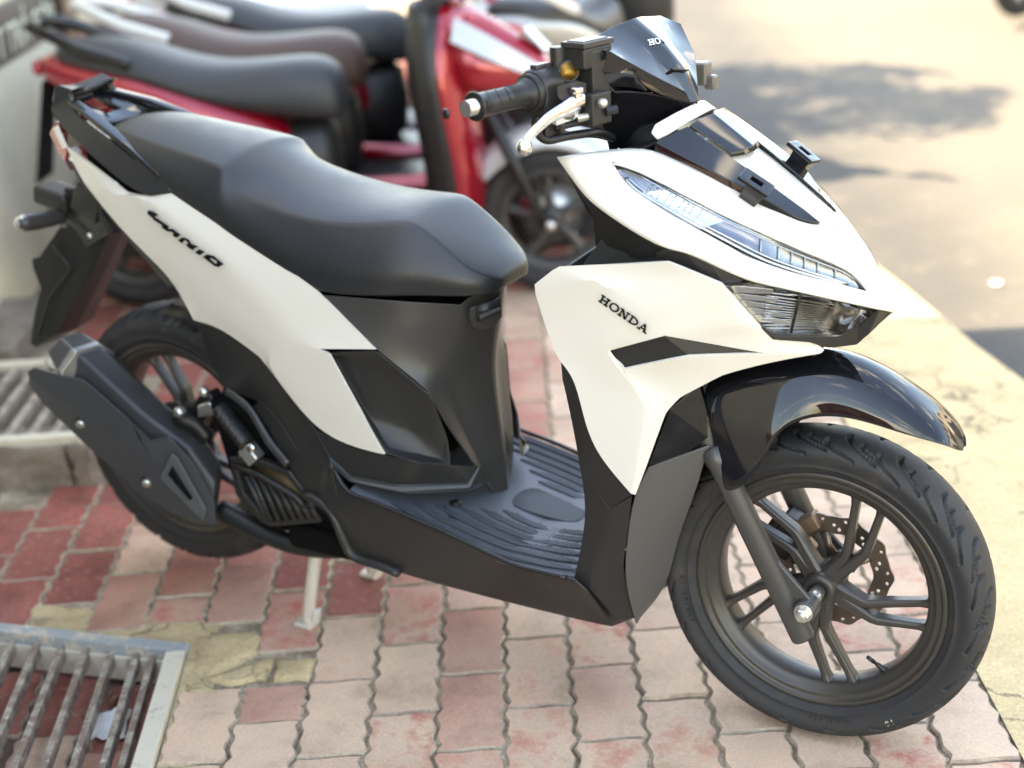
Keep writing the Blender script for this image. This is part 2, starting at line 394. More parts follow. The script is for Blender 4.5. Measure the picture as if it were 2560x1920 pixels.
def asphalt_mat():
    m = mat('dusty_asphalt', (.2, .17, .13), .9, spec=.2); nt = m.node_tree; N, Lk, b = nodes_of(m)
    geo = N.new('ShaderNodeNewGeometry'); pos = geo.outputs['Position']
    n0 = tex_noise(nt, pos, 1.1, 5, .6); n1 = tex_noise(nt, pos, 260, 3, .7); n2 = tex_noise(nt, pos, 9, 8, .7)
    dt = N.new('ShaderNodeVectorMath'); dt.operation = 'DOT_PRODUCT'; Lk.new(pos, dt.inputs[0]); dt.inputs[1].default_value = tuple(UU)
    dust = math_(nt, 'MULTIPLY', math_(nt, 'SUBTRACT', dt.outputs['Value'], 1.85), 2.2, True)  # band along the kerb darkened in the colour as building shade, paler dust beyond
    dust = math_(nt, 'ADD', dust, math_(nt, 'MULTIPLY', math_(nt, 'SUBTRACT', n0.outputs['Fac'], .5), 1.5), True)
    c_ = mixc(nt, dust, (.105, .100, .092), (.180, .160, .130))
    c_ = mixc(nt, math_(nt, 'MULTIPLY', math_(nt, 'SUBTRACT', n2.outputs['Fac'], .55), 3, True), c_, (.24, .21, .165))
    h = ramp(nt, n1.outputs['Fac'], [(.3, (.55, .55, .55)), (.7, (1.4, 1.4, 1.4))])
    Lk.new(mixc(nt, .9, c_, h.outputs['Color'], 'MULTIPLY'), b.inputs['Base Color']); bumpn(nt, b, n1.outputs['Fac'], .9, .006)
    return m
def concrete_mat_(n, a, b): return concrete_mat(n, a, b, crack=False, sc=24)
PAVE = paver_mat(); SAND = sand_mat(); ARRIS = concrete_mat_('mortar_smeared_arris', (.50, .40, .29), (.30, .20, .15))
STRIP = concrete_mat('yellowed_concrete', (.72, .535, .295), (.58, .42, .23))
PATCH = concrete_mat('cement_patch', (.58, .45, .26), (.40, .29, .16))
STONE = concrete_mat('weathered_stone', (.30, .25, .20), (.14, .11, .085), crack=False, sc=9)
WALLM = concrete_mat('cream_wall_paint', (.82, .73, .53), (.74, .66, .48), crack=False, sc=2.2)
WBOARD = concrete_mat('off_white_board', (.88, .81, .64), (.80, .71, .50), crack=False, sc=2.0)
ASPH = asphalt_mat()
def rusty(name, paint, rust, edge=.5):
    m = mat(name, paint, .55, metal=.2); nt = m.node_tree; N, Lk, b = nodes_of(m)
    geo = N.new('ShaderNodeNewGeometry'); n1 = tex_noise(nt, geo.outputs['Position'], 26, 9, .72)
    r = ramp(nt, n1.outputs['Fac'], [(edge-.05, paint), (edge+.04, rust)])
    n2 = tex_noise(nt, geo.outputs['Position'], 55, 5, .7); k = math_(nt, 'MULTIPLY', math_(nt, 'SUBTRACT', n2.outputs['Fac'], .60), 12, True)
    Lk.new(mixc(nt, k, r.outputs['Color'], (.62, .60, .55)), b.inputs['Base Color']); bumpn(nt, b, n1.outputs['Fac'], .5, .002); return m
GRATEM = rusty('weathered_grate_steel', (.36, .31, .25), (.21, .15, .115), .50)
FRAMEM = rusty('pale_frame_paint', (.66, .60, .47), (.40, .38, .33), .62)
FRAMEB = rusty('blue_grey_frame_paint', (.30, .33, .34), (.55, .47, .36), .54)

def sheet(name, quad, m, kind='structure', parent=None):
    me = bpy.data.meshes.new(name); me.from_pydata([tuple(q) for q in quad], [], [tuple(range(len(quad)))]); o = link(name, me, m, parent)
    if kind: o['kind'] = kind
    return o
# ground far below everything, asphalt, kerb strip, pavement bed
road = sheet('road', [uv(1.30, -60, -.045), uv(260, -60, -.045), uv(260, 260, -.045), uv(1.30, 260, -.045)], ASPH)
tag(road, 'dusty sunlit asphalt road beside the pavement', kind='structure')
GC = Vector((.158, -.266, 0)); E1 = Vector((-.970, -.243, 0)); E2 = Vector((.549, -.836, 0))     # drain grate corner and sides
bm = bmesh.new()
for q in ([uv(-30, -60, -.006), uv(1.392, -60, -.006), uv(1.392, 260, -.006), uv(-30, 260, -.006)],):
    bm.faces.new([bm.verts.new(p) for p in q])
# cut the pit: split the bed along the two outer edges of the frame
for p0, nn in ((GC, Vector((-E1.y, E1.x, 0))), (GC, Vector((-E2.y, E2.x, 0))), (GC+E1*.80, Vector((-E2.y, E2.x, 0))), (GC+E2*.80, Vector((-E1.y, E1.x, 0)))):
    bmesh.ops.bisect_plane(bm, geom=bm.verts[:]+bm.edges[:]+bm.faces[:], plane_co=p0, plane_no=nn)
den = E1.x*E2.y-E1.y*E2.x
def in_pit(p, m_=0.0):
    d = p-GC; a = (d.x*E2.y-d.y*E2.x)/den; b = (E1.x*d.y-E1.y*d.x)/den
    return -m_ < a < .80+m_ and -m_ < b < .80+m_
for f in [f for f in bm.faces if in_pit(f.calc_center_median())]: bm.faces.remove(f)
SW = finish('pavement', bm, SAND, None, smooth=False, orient_to=Vector((0, 0, 50))); tag(SW, 'red and tan interlocking brick pavement with sandy joints', kind='structure')
# kerb strip of yellowed concrete
bm = bmesh.new(); n = 60; T_ = []; 
for i in range(n+1):
    v_ = -8+30*i/n; wob = .012*math.sin(i*1.7)+.010*math.sin(i*.6)
    ue = max(1.40, min(2.05, 1.855-.163*(v_-.853)))+wob
    T_.append([bm.verts.new(uv(1.3765, v_, .002)), bm.verts.new(uv(1.376+(ue-1.376)*.5, v_, .006)), bm.verts.new(uv(ue-.02, v_, .002)), bm.verts.new(uv(ue, v_, -.012)), bm.verts.new(uv(ue+.03, v_, -.05))])
for A, B in zip(T_, T_[1:]):
    for k in range(4): bm.faces.new([A[k], A[k+1], B[k+1], B[k]])
KS = finish('kerb_strip', bm, STRIP, None, orient_to=Vector((0, 0, 60))); tag(KS, 'cracked yellowish concrete strip between pavement and road', kind='structure')
# interlocking pavers
def zig(t): 
    x = (t*2.0) % 1.0
    return .0040*(math.sin(4*PI*x)-.16*math.sin(12*PI*x)) + .0016*math.sin(2*PI*x)
def paver_mesh(seed):
    rnd = random.Random(seed); g = .0026; L = []
    nl, ns = 18, 5
    def jit(): return rnd.uniform(-.0009, .0009)
    for k in range(nl): t = k/nl; L.append((PA-g+zig(t)+jit(), -PB/2+g+t*(PB-2*g)))            # right side, upwards
    for k in range(ns): t = k/ns; L.append((PA-g+zig(1)-t*(PA-2*g), PB/2-g+.0022*math.sin(2*PI*t)+jit()))
    for k in range(nl): t = 1-k/nl; L.append((g+zig(t)+jit(), -PB/2+g+t*(PB-2*g)))
    for k in range(ns): t = k/ns; L.append((g+zig(0)+t*(PA-2*g), -PB/2+g-.0022*math.sin(2*PI*t)+jit()))
    cx, cy = PA/2, 0; bm = bmesh.new(); N_ = len(L)
    def ring(ins, z, jz=0): return [bm.verts.new((x+(cx-x)*ins*2/PA*1.0, y+(cy-y)*ins*2/PB, z+rnd.uniform(-jz, jz))) for x, y in L]
    r0 = ring(0, -.030); r1 = ring(0, -.0042, .0006); r2 = ring(.0032, 0)
    for q_, (a, b) in enumerate(((r0, r1), (r1, r2))):
        for i in range(N_): bm.faces.new([a[i], a[(i+1) % N_], b[(i+1) % N_], b[i]]).material_index = 1
    bm.faces.new(r2)
    me = bpy.data.meshes.new('brick'); bmesh.ops.recalc_face_normals(bm, faces=bm.faces); bm.to_mesh(me); bm.free(); me.materials.append(PAVE); me.materials.append(ARRIS)
    return me
PM = [paver_mesh(s) for s in range(6)]
def project(p):
    d = p-CAM_POS; z = d.dot(_fwd)
    return (1280+FPX*d.dot(_rt)/z, 960-FPX*d.dot(_up)/z, z)
cells = []
for i in range(-60, 10):
    for j in range(-60, 14):
        v0 = -(j+(.0 if i % 2 == 0 else .5))*PB
        p = G0+UU*((i+.5)*PA)+VV*(v0-PB/2)
        if p.dot(UU) < -2.6: continue
        x, y, z = project(p)
        if z < .3 or not (-170 < x < 2730 and -150 < y < 2120): continue
        if in_pit(p, .035): continue
        c_, r_ = i, j
        if (i == -1 and j == 0) or (i == -2 and j == 0) or (i == -3 and j == -1): continue          # cement patch
        u_, v_ = p.dot(UU), p.dot(VV)
        if -1.3 < u_ < -.33 and .42 < v_ < 1.04: continue                  # under the ramp
        if u_ < -.72 and v_ > 1.1: continue                                # under the shop step
        if v_ > 6.5: continue
        cells.append((z, i, j, p))
cells.sort(key=lambda c: c[0])
rnd = random.Random(3); rest = bmesh.new()
for k, (z, i, j, p) in enumerate(cells):
    M = Matrix.Translation(p-UU*(PA/2)+Vector((0, 0, rnd.uniform(-.0022, .0018)))) @ Matrix.Rotation(GA+rnd.uniform(-.006, .006), 4, 'Z') @ Matrix.Rotation(rnd.uniform(-.010, .010), 4, 'X') @ Matrix.Rotation(rnd.uniform(-.012, .012), 4, 'Y')
    if k < 300:
        o = bpy.data.objects.new('brick', PM[rnd.randrange(6)]); COL.objects.link(o); o.parent = SW; o.matrix_world = M
    else:
        me = PM[rnd.randrange(6)].copy(); me.transform(M); rest.from_mesh(me); bpy.data.meshes.remove(me)
me = bpy.data.meshes.new('brick_field'); rest.to_mesh(me); rest.free()
me.materials.append(PAVE); me.materials.append(ARRIS); o = link('brick_field', me, PAVE, SW); o['kind'] = 'stuff'
# cement patches where pavers are missing
def patch(name, pts_, z, m, dome=.004):
    bm = bmesh.new(); rnd_ = random.Random(len(pts_)); c0 = sum(pts_, Vector())/len(pts_)
    out = []
    for a, b in zip(pts_, pts_[1:]+pts_[:1]):
        for t in (0, .33, .66): out.append(a.lerp(b, t)+Vector((rnd_.uniform(-.004, .004), rnd_.uniform(-.004, .004), 0)))
    A = [bm.verts.new((q.x, q.y, -.014)) for q in out]; B = [bm.verts.new((*(c0.lerp(q, .93)).xy, z+rnd_.uniform(-.0015, .001))) for q in out]; C_ = [bm.verts.new((*(c0.lerp(q, .5)).xy, z+dome*rnd_.uniform(.3, 1))) for q in out]
    n_ = len(out); cc_ = bm.verts.new((c0.x, c0.y, z+dome*.5))
    for R1, R2 in ((A, B), (B, C_)):
        for i in range(n_): bm.faces.new([R1[i], R1[(i+1) % n_], R2[(i+1) % n_], R2[i]])
    for i in range(n_): bm.faces.new([C_[i], C_[(i+1) % n_], cc_])
    return finish(name, bm, m, SW, smooth=True, orient_to=Vector((c0.x, c0.y, 50)))
def c14(x, y): return at(14, x, y, Z=0)
patch('cement_patch', [c14(765, 300), c14(1010, 285), c14(1035, 300), c14(1020, 365), c14(830, 465), c14(760, 430)], .001, PATCH)
patch('cement_patch', [c14(790, 470), c14(1085, 380), c14(1062, 465), c14(900, 490)], .000, PATCH)
patch('cement_patch', [c14(1095, 385), c14(1245, 388), c14(1230, 470), c14(1075, 475)], .000, PATCH)
h_ = bpy.data.objects.new('half_brick', PM[2]); COL.objects.link(h_); h_.parent = SW
h_.matrix_world = Matrix.Translation(G0+UU*(-PA)+VV*(-1.26*PB)+Vector((0, 0, -.001))) @ Matrix.Rotation(GA, 4, 'Z') @ Matrix.Diagonal((1, .50, 1, 1))
h_ = bpy.data.objects.new('half_brick', PM[4]); COL.objects.link(h_); h_.parent = SW
h_.matrix_world = Matrix.Translation(G0+UU*(-3*PA)+VV*(.28*PB)+Vector((0, 0, -.001))) @ Matrix.Rotation(GA, 4, 'Z') @ Matrix.Diagonal((1, .42, 1, 1))
# mortar bed along the outside of the drain frame
mo = [GC-E2*.004-E1*.02, GC-E2*.004+E1*.82, GC-E2*.11+E1*.82, GC-E2*.10-E1*.06]
bm = bmesh.new(); poly_prism(bm, [Vector((p.x, p.y, -.0030)) for p in mo], Vector((0, 0, -.02))); finish('mortar_bed', bm, PATCH, SW, smooth=False)
mo = [GC-E1*.004-E2*.02, GC-E1*.004+E2*.82, GC-E1*.07+E2*.82, GC-E1*.07-E2*.02]
bm = bmesh.new(); poly_prism(bm, [Vector((p.x, p.y, -.0034)) for p in mo], Vector((0, 0, -.02))); finish('mortar_bed', bm, PATCH, SW, smooth=False)
patch('cement_patch', [c14(740, 490), c14(800, 485), c14(905, 530), c14(735, 530)], -.001, PATCH)

# ------------------------------------------------------------------ drain grate in the foreground
PIT = empty('drain_grate', GC); tag(PIT, 'rusty steel drain grate over a littered pit at the bottom left', 'grate', 'drain grates')
PIT.matrix_world = Matrix.Identity(4)
def flatbar(name, a, b, wdt, h, z, m, parent, bevel=.0015, side=None):
    d = (b-a).normalized(); s_ = Vector((-d.y, d.x, 0))*wdt/2
    bm = bmesh.new(); poly_prism(bm, [Vector((*(a-s_).xy, z)), Vector((*(b-s_).xy, z)), Vector((*(b+s_).xy, z)), Vector((*(a+s_).xy, z))], Vector((0, 0, -h)))
    return finish(name, bm, m, parent, bevel=bevel, bang=30, smooth=False)
fw = .030
flatbar('frame_rail', GC+E1*-.002+E2*.014, GC+E1*.8+E2*.014, fw, .030, .010, FRAMEB, PIT)
flatbar('frame_rail', GC+E1*.017+E2*.032, GC+E1*.017+E2*.8, .034, .034, .012, FRAMEM, PIT)
flatbar('frame_lip', GC+E1*.034+E2*.034, GC+E1*.8+E2*.034, .006, .05, -.012, FRAMEM, PIT)
flatbar('frame_lip', GC+E1*.038+E2*.034, GC+E1*.038+E2*.8, .010, .05, -.010, GRATEM, PIT)
for k, s_ in enumerate((.062, .095, .148, .200, .252, .305, .358, .410, .463, .515, .568, .62)):
    flatbar('grate_bar', GC+E1*(s_+.004)+E2*.030, GC+E1*(s_-.010)+E2*.80, .0125, .024, -.004, GRATEM, PIT)
DIRT = concrete_mat('pit_dirt', (.20, .12, .09), (.075, .050, .042), crack=False, sc=12)
pq = [GC-E1*.02-E2*.02, GC+E1*.82-E2*.02, GC+E1*.82+E2*.82, GC-E1*.02+E2*.82]
bm = bmesh.new(); A = [bm.verts.new((q.x, q.y, -.013)) for q in pq]; B = [bm.verts.new((q.x, q.y, -.075)) for q in pq]
for i in range(4): bm.faces.new([A[i], A[(i+1) % 4], B[(i+1) % 4], B[i]])
bm.faces.new(B)
pt = finish('pit', bm, DIRT, PIT, smooth=False, orient_to=(GC+E1*.4+E2*.4+Vector((0, 0, .5))))
# bricks lying in the pit
for (a_, b_, r_) in ((.16, .16, .3), (.29, .14, .28), (.42, .17, .33), (.18, .38, .3), (.31, .36, .27), (.44, .40, .31)):
    o = bpy.data.objects.new('sunken_brick', PM[0]); COL.objects.link(o); o.parent = PIT; o.matrix_world = Matrix.Translation(GC+E1*a_+E2*b_+Vector((0, 0, -.067))) @ Matrix.Rotation(GA+r_-.3, 4, 'Z')
# litter
def crumple(name, p, w_, h_, m, label, cat, seed, rz, ex=0.012):
    bm = bmesh.new(); rnd_ = random.Random(seed); n_ = 7
    g_ = [[bm.verts.new((w_*(i/(n_-1)-.5)+rnd_.uniform(-.003, .003), h_*(j/(n_-1)-.5)+rnd_.uniform(-.003, .003), rnd_.uniform(0, ex))) for j in range(n_)] for i in range(n_)]
    for i in range(n_-1):
        for j in range(n_-1): bm.faces.new([g_[i][j], g_[i+1][j], g_[i+1][j+1], g_[i][j+1]])
    o = finish(name, bm, m, None, solid=.0006, smooth=False, orient_to=Vector((0, 0, 9)))
    o.location = p; o.rotation_euler = (.15, -.1, rz); tag(o, label, cat); return o
PAPER = mat('white_paper', (.66, .64, .60), .75); LEAFM = mat('dry_leaf', (.20, .075, .045), .6, var=(30, .3))
crumple('paper_scrap', at(14, 445, 655, Z=-.055), .060, .070, PAPER, 'torn white paper scrap lying under the drain grate bars', 'paper', 4, .5)
crumple('dry_leaf', at(14, 430, 575, Z=-.060), .022, .095, LEAFM, 'curled reddish brown dry leaf under the drain grate bars', 'leaf', 9, -.25, .016)
crumple('paper_scrap', at(0, 2152, 612, Z=-.040), .034, .026, PAPER, 'crumpled pale paper scrap lying on the sunny road', 'paper', 14, .2, .006)
crumple('dry_leaf', at(0, 1905, 640, Z=.008), .035, .02, mat('yellow_leaf', (.55, .42, .08), .6), 'small yellow leaf at the edge of the kerb strip', 'leaf', 21, .4, .006)

# ------------------------------------------------------------------ step, ramp with grate, shop front
RP_ = empty('ramp', (0, 0, 0)); tag(RP_, 'low stone ramp topped with a pale steel grate behind the rear tyre', 'ramp')
zr = .115; RAMPB = rusty('dull_ramp_steel', (.40, .35, .28), (.24, .19, .15), .52)
def ublock(name, u0, u1, v0, v1, z0, z1, m, parent, bevel=.008, rough=0.0, seed=1):
    bm = bmesh.new(); rnd_ = random.Random(seed)
    poly_prism(bm, [uv(u0, v0, z0), uv(u1, v0, z0), uv(u1, v1, z0), uv(u0, v1, z0)], Vector((0, 0, z1-z0)))
    if rough:
        bmesh.ops.subdivide_edges(bm, edges=bm.edges[:], cuts=5, use_grid_fill=True)
        for v in bm.verts: v.co += Vector((rnd_.uniform(-1, 1), rnd_.uniform(-1, 1), rnd_.uniform(-1, 1)))*rough
    return finish(name, bm, m, parent, bevel=bevel, bang=40, smooth=False)
us = [-1.30, -1.06, -.84, -.60, -.40, -.345]
for k in range(5): ublock('stone', us[k]+.004, us[k+1]-.004, .435+.006*(k % 2), .56, -.03, zr-.018, STONE, RP_, .012, .006, k)
ublock('ramp_core', -1.30, -.36, .55, 1.0, -.03, zr-.05, STONE, RP_)
for (a, b) in ((.455, .485), (.955, .985)):
    ublock('frame_rail', -1.3, -.345, a, b, zr-.022, zr, FRAMEM, RP_, .002)
for k in range(16):
    u_ = -.385-.055*k
    ublock('grate_bar', u_-.0085, u_+.0085, .486, .954, zr-.028, zr-.003, RAMPB, RP_, .002)
STP = ublock('shop_step', -1.6, -.74, 1.16, 1.62, -.03, .085, STONE, None, .012, .004, 8); tag(STP, 'worn beige stone step at the foot of the shop wall', 'step')
# three shop fronts in a row along the pavement
def shop(v0, v1, H, label, first=False):
    B = empty('shop_building', uv(-.92, v0)); B.matrix_world = Matrix.Identity(4); tag(B, label, 'building', 'row of shop houses along the pavement')
    ublock('wall', -6.0, -.92, v0, v1, -.03, H-.12, WALLM, B, 0)
    ublock('parapet', -6.0, -.90, v0+.002, v1-.002, H-.12, H, WALLM, B, .01)
    return B
SH1 = shop(-3.4, 1.2, 3.54, 'cream shop house nearest the camera beside the scooters')
SH2 = shop(1.203, 3.38, 3.02, 'low cream shop house with a dark lettered band on its wall')
SH3 = shop(3.383, 5.2, 3.15, 'cream shop house with the added shade shrub at the far end of the row')
GLASSD = mat('dark_shop_glass', (.02, .022, .025), .08, spec=.6)
for (a, b) in ((-2.6, -.2),):
    d_ = ublock('shop_door', -.925, -.905, a, b, .0, 2.5, GLASSD, SH1, .004)
    ublock('door_frame', -.93, -.895, a-.06, a-.002, .0, 2.58, SATIN, d_, .004); ublock('door_frame', -.93, -.895, b+.002, b+.06, .0, 2.58, SATIN, d_, .004)
ublock('shop_door', -.925, -.905, 3.9, 4.8, 0, 2.4, GLASSD, SH3, .004)
ublock('wall_board', -.918, -.895, 1.35, 2.60, .0, .70, WBOARD, SH2, .003)
band = mat('dark_sign_band', (.05, .05, .052), .5)
BD = ublock('sign_band', -.917, -.890, 1.30, 2.60, .703, .870, band, SH2, .003)
post = mat('brown_steel_post', (.075, .042, .028), .45, bump=(60, .2))
ublock('post', -.918, -.86, 2.64, 2.80, .56, 2.7, post, SH2, .004)
ublock('post_foot', -.918, -.855, 2.63, 2.81, .0, .555, WBOARD, SH2, .004)
ublock('rain_pipe', -.918, -.85, 3.26, 3.34, .0, 3.0, mat('grey_pipe', (.16, .17, .17), .5), SH2, .02)
def wall_text(s, v0, z0, size, m, parent):
    cu = bpy.data.curves.new('t', 'FONT'); cu.body = s; cu.size = size; cu.extrude = .001
    o = bpy.data.objects.new('t', cu); COL.objects.link(o); bpy.context.view_layer.update()
    me = bpy.data.meshes.new_from_object(o.evaluated_get(bpy.context.evaluated_depsgraph_get())); bpy.data.objects.remove(o)
    M = Matrix(((VV.x, 0, UU.x, 0), (VV.y, 0, UU.y, 0), (0, 1, 0, 0), (0, 0, 0, 1))); M.translation = uv(-.8885, v0, z0); me.transform(M)
    q = link('lettering', me, m, parent); me.materials.clear(); me.materials.append(m); return q
wall_text('T TRẢ GÓP', 1.96, .725, .128, mat('pale_green_lettering', (.72, .74, .56), .5), BD)

# unseen shrub added on the far shop house roof to shade the road
SHB = empty('shade_shrub', uv(-1.0, 4.3, 3.15)); SHB.matrix_world = Matrix.Identity(4); tag(SHB, 'unseen leafy shrub added on the far shop roof for its shade', 'shrub')
bm = bmesh.new(); rs = random.Random(11)
for k in range(5200):
    a = rs.uniform(0, 2*PI); r_ = rs.random()**.6; zz = rs.random()
    p = uv(-1.05+.45*r_*math.cos(a), 4.25+.80*r_*math.sin(a)+.25*math.sin(zz*4), 3.20+1.30*zz*(1-.35*r_)+.12*math.sin(a*3))
    if mnoise.noise(p*2.6) < -.12: continue
    d = Vector((rs.uniform(-1, 1), rs.uniform(-1, 1), rs.uniform(-1, 1))).normalized(); e = d.orthogonal().normalized(); s_ = rs.uniform(.03, .055)
    bm.faces.new([bm.verts.new(p+q) for q in (d*s_, e*s_*.5, -d*s_, -e*s_*.5)])
LEAFG = mat('green_leaves', (.07, .12, .035), .5, var=(6, .4))
fo_ = finish('foliage', bm, LEAFG, SHB, smooth=False); fo_['kind'] = 'stuff'
bm = bmesh.new(); add_tube(bm, [uv(-1.05, 4.25, 3.12), uv(-1.0, 4.3, 3.6), uv(-1.1, 4.2, 4.1)], [.04, .03, .015], 10); finish('stem', bm, STONE, SHB)

# houses across the street, in full sun
for k in range(6):
    v0 = -14+6.2*k; H = (3.6, 4.4, 3.3, 4.8, 3.8, 3.4)[k]
    B = empty('street_house', uv(13.6, v0)); B.matrix_world = Matrix.Identity(4)
    tag(B, ('cream', 'pale yellow', 'white', 'beige', 'tan', 'ivory')[k]+' town house on the far side of the street', 'building', 'houses across the street')
    ublock('wall', 13.6, 19, v0, v0+6.1, -.05, H, mat('house_paint', ((.70, .62, .46), (.72, .64, .40), (.74, .72, .66), (.62, .54, .42), (.58, .47, .34), (.74, .69, .56))[k], .8, var=(1.5, .12)), B, 0)
    ublock('roof', 13.5, 19.1, v0-.02, v0+6.12, H+.002, H+.25, STONE, B, .02)
    for a in (.8, 3.6):
        for z in (3.2, 6.0):
            if z+1.4 < H: ublock('window', 13.57, 13.60, v0+a, v0+a+1.6, z, z+1.4, GLASSD, B, .004)
    ublock('shop_opening', 13.57, 13.60, v0+.7, v0+5.4, 0, 2.5, GLASSD, B, .004)

# red notice board standing on the pavement behind the photographer
SB = empty('notice_board', (.95, -3.1, 0)); tag(SB, 'red notice board with yellow letters standing behind the photographer', 'sign')
REDB = mat('red_board', (.42, .012, .018), .45); YEL = mat('yellow_lettering', (.80, .60, .08), .5)
bm = bmesh.new(); add_box(bm, Vector((0, 0, .62)), 1.7, .03, .62); finish('panel', bm, REDB, SB, bevel=.004, smooth=False)
for x in (-.7, .7):
    bm = bmesh.new(); add_box(bm, Vector((x, -.03, .16)), .04, .03, .31); finish('leg', bm, SATIN, SB, smooth=False)
cu = bpy.data.curves.new('t', 'FONT'); cu.body = 'TRẢ GÓP'; cu.size = .36; cu.extrude = .002; cu.align_x = 'CENTER'
o = bpy.data.objects.new('t', cu); COL.objects.link(o); bpy.context.view_layer.update()
me = bpy.data.meshes.new_from_object(o.evaluated_get(bpy.context.evaluated_depsgraph_get())); bpy.data.objects.remove(o)
M = Matrix(((-1, 0, 0, 0), (0, 0, 1, .018), (0, 1, 0, .49), (0, 0, 0, 1))); me.transform(M); me.materials.clear(); me.materials.append(YEL); link('lettering', me, YEL, SB)
# ------------------------------------------------------------------ the white scooter
SC = empty('motor_scooter', (0, 0, 0))
tag(SC, 'white and black motor scooter parked in the foreground on its centre stand', 'scooter', 'parked scooters')

def dusty_rubber():
    nt = RUBBER.node_tree; b = nt.nodes['Principled BSDF']; geo = nt.nodes.new('ShaderNodeTexCoord')
    n1 = tex_noise(nt, geo.outputs['Object'], 13, 8, .7); n2 = tex_noise(nt, geo.outputs['Object'], 3.2, 3, .5)
    f = math_(nt, 'MULTIPLY', math_(nt, 'SUBTRACT', n1.outputs['Fac'], .50), 3.2, True); f = math_(nt, 'MULTIPLY', f, math_(nt, 'MULTIPLY', math_(nt, 'SUBTRACT', n2.outputs['Fac'], .42), 5, True))
    nt.links.new(mixc(nt, math_(nt, 'MULTIPLY', f, .55), (.024, .024, .025), (.105, .085, .062)), b.inputs['Base Color'])
dusty_rubber()
def bar(bm, path, wd, dp, axis=Vector((0, 1, 0))):
    """rectangular chamfered bar along a path in a wheel plane; wd in plane, dp along the axle"""
    path = [Vector(p) for p in path]; rings = []
    for i, p in enumerate(path):
        d = (path[min(i+1, len(path)-1)]-path[max(i-1, 0)]).normalized(); u = axis.cross(d).normalized()
        a, b = wd[i]/2, dp[i]/2; c = min(a, b)*0.45
        sec = [(a, b-c), (a-c, b), (-a+c, b), (-a, b-c), (-a, -b+c), (-a+c, -b), (a-c, -b), (a, -b+c)]
        rings.append([bm.verts.new(p+u*s+axis*t) for s, t in sec])
    for r0, r1 in zip(rings, rings[1:]):
        for k in range(8): bm.faces.new([r0[k], r0[(k+1) % 8], r1[(k+1) % 8], r1[k]])
    bm.faces.new(list(reversed(rings[0]))); bm.faces.new(rings[-1])

def tyre_mesh(name, R, hw, rb, yb, c, groove=0.0065, pitch=24, lean=1, na=840):
    """tyre with cut tread: rings across the profile, tread rings lowered where a groove runs"""
    prof = []
    # bead -> sidewall -> shoulder
    side = [(rb, yb), (rb+0.002, yb+0.0035), (rb+0.006, yb+0.006), (rb+0.011, yb+0.0085), (rb+0.012, yb+0.0100), (rb+0.0135, yb+0.0100), (rb+0.0145, yb+0.0092), (rb+0.022, hw-0.003), (rb+0.030, hw-0.0007), (rb+0.034, hw)]
    th0 = math.asin(min(1, 1.0)); nt = 46
    crown = []
    rs = rb+0.034
    for i in range(nt+1):
        t = -1+2*i/nt
        y = hw*math.sin(t*PI/2)
        rr = rs+(R-rs)*math.cos(t*PI/2)**0.92
        nr_ = hw*math.cos(t*PI/2); ny_ = (R-rs)*.92*math.sin(t*PI/2); ln = math.hypot(nr_, ny_) or 1
        crown.append((rr, y, (t, nr_/ln, ny_/ln)))
    rows = [(r, -y, None) for r, y in side[:-1]] + [(r, y, t) for r, y, t in crown] + [(r, y, None) for r, y in reversed(side[:-1])]
    verts = []; faces = []; nr = len(rows)
    per = 2*PI/pitch
    for a in range(na):
        th = 2*PI*a/na
        ct, sn = math.cos(th), math.sin(th)
        for r, y, t in rows:
            rr = r; yy = y
            if t is not None and 0.05 < abs(t[0]) < 0.985:
                s = abs(t[0])
                sh = 0.0 if t[0] > 0 else 0.5*per
                g = 0
                # long curved groove from near the crown to the shoulder, then a short one between
                for k, (s0, s1, sw, off, wdt) in enumerate(((0.10, 0.80, 0.17, 0.0, 0.0040), (0.36, 0.98, 0.15, 0.36, 0.0042), (0.28, 0.66, 0.09, 0.70, 0.0030))):
                    if s0 < s < s1:
                        q = (s-s0)/(s1-s0)
                        cen = (off*per + sh - lean*sw*(q**1.5) + 0.03*math.sin(q*5))
                        dlt = (th-cen) % per
                        dlt = min(dlt, per-dlt)*R
                        taper = min(1, q/0.12, (1-q)/0.10)
                        ww = wdt*(0.55+0.75*q)*max(0.15, taper)
                        if dlt < ww: g = max(g, 1.0)
                        elif dlt < ww+0.0016: g = max(g, 1-(dlt-ww)/0.0016)
                rr = r - groove*g*t[1]; yy = y - groove*g*t[2]
            verts.append((c[0]+rr*ct, c[1]+yy, c[2]+rr*sn))
    for a in range(na):
        b = (a+1) % na
        for k in range(nr-1):
            faces.append((a*nr+k, a*nr+k+1, b*nr+k+1, b*nr+k))
    me = bpy.data.meshes.new(name); me.from_pydata(verts, [], faces)
    for p in me.polygons: p.use_smooth = True
    return me

RIM = [(0.186, -0.027), (0.1965, -0.0325), (0.1978, -0.035), (0.1965, -0.037), (0.191, -0.0375), (0.1895, -0.0362), (0.1885, -0.0335), (0.184, -0.0315), (0.181, -0.0325), (0.179, -0.0315), (0.1765, -0.0275), (0.171, -0.0245), (0.1665, -0.022), (0.164, -0.017), (0.1628, 0),
       (0.164, 0.017), (0.1665, 0.022), (0.171, 0.0245), (0.1765, 0.0275), (0.181, 0.0325), (0.1885, 0.0335), (0.191, 0.0375), (0.1978, 0.035), (0.186, 0.027), (0.178, 0.02), (0.174, 0), (0.178, -0.02)]
def pol(r, deg, y=0.0, c=HUB): return Vector((c.x+r*math.cos(rad(deg)), c.y+y, c.z+r*math.sin(rad(deg))))

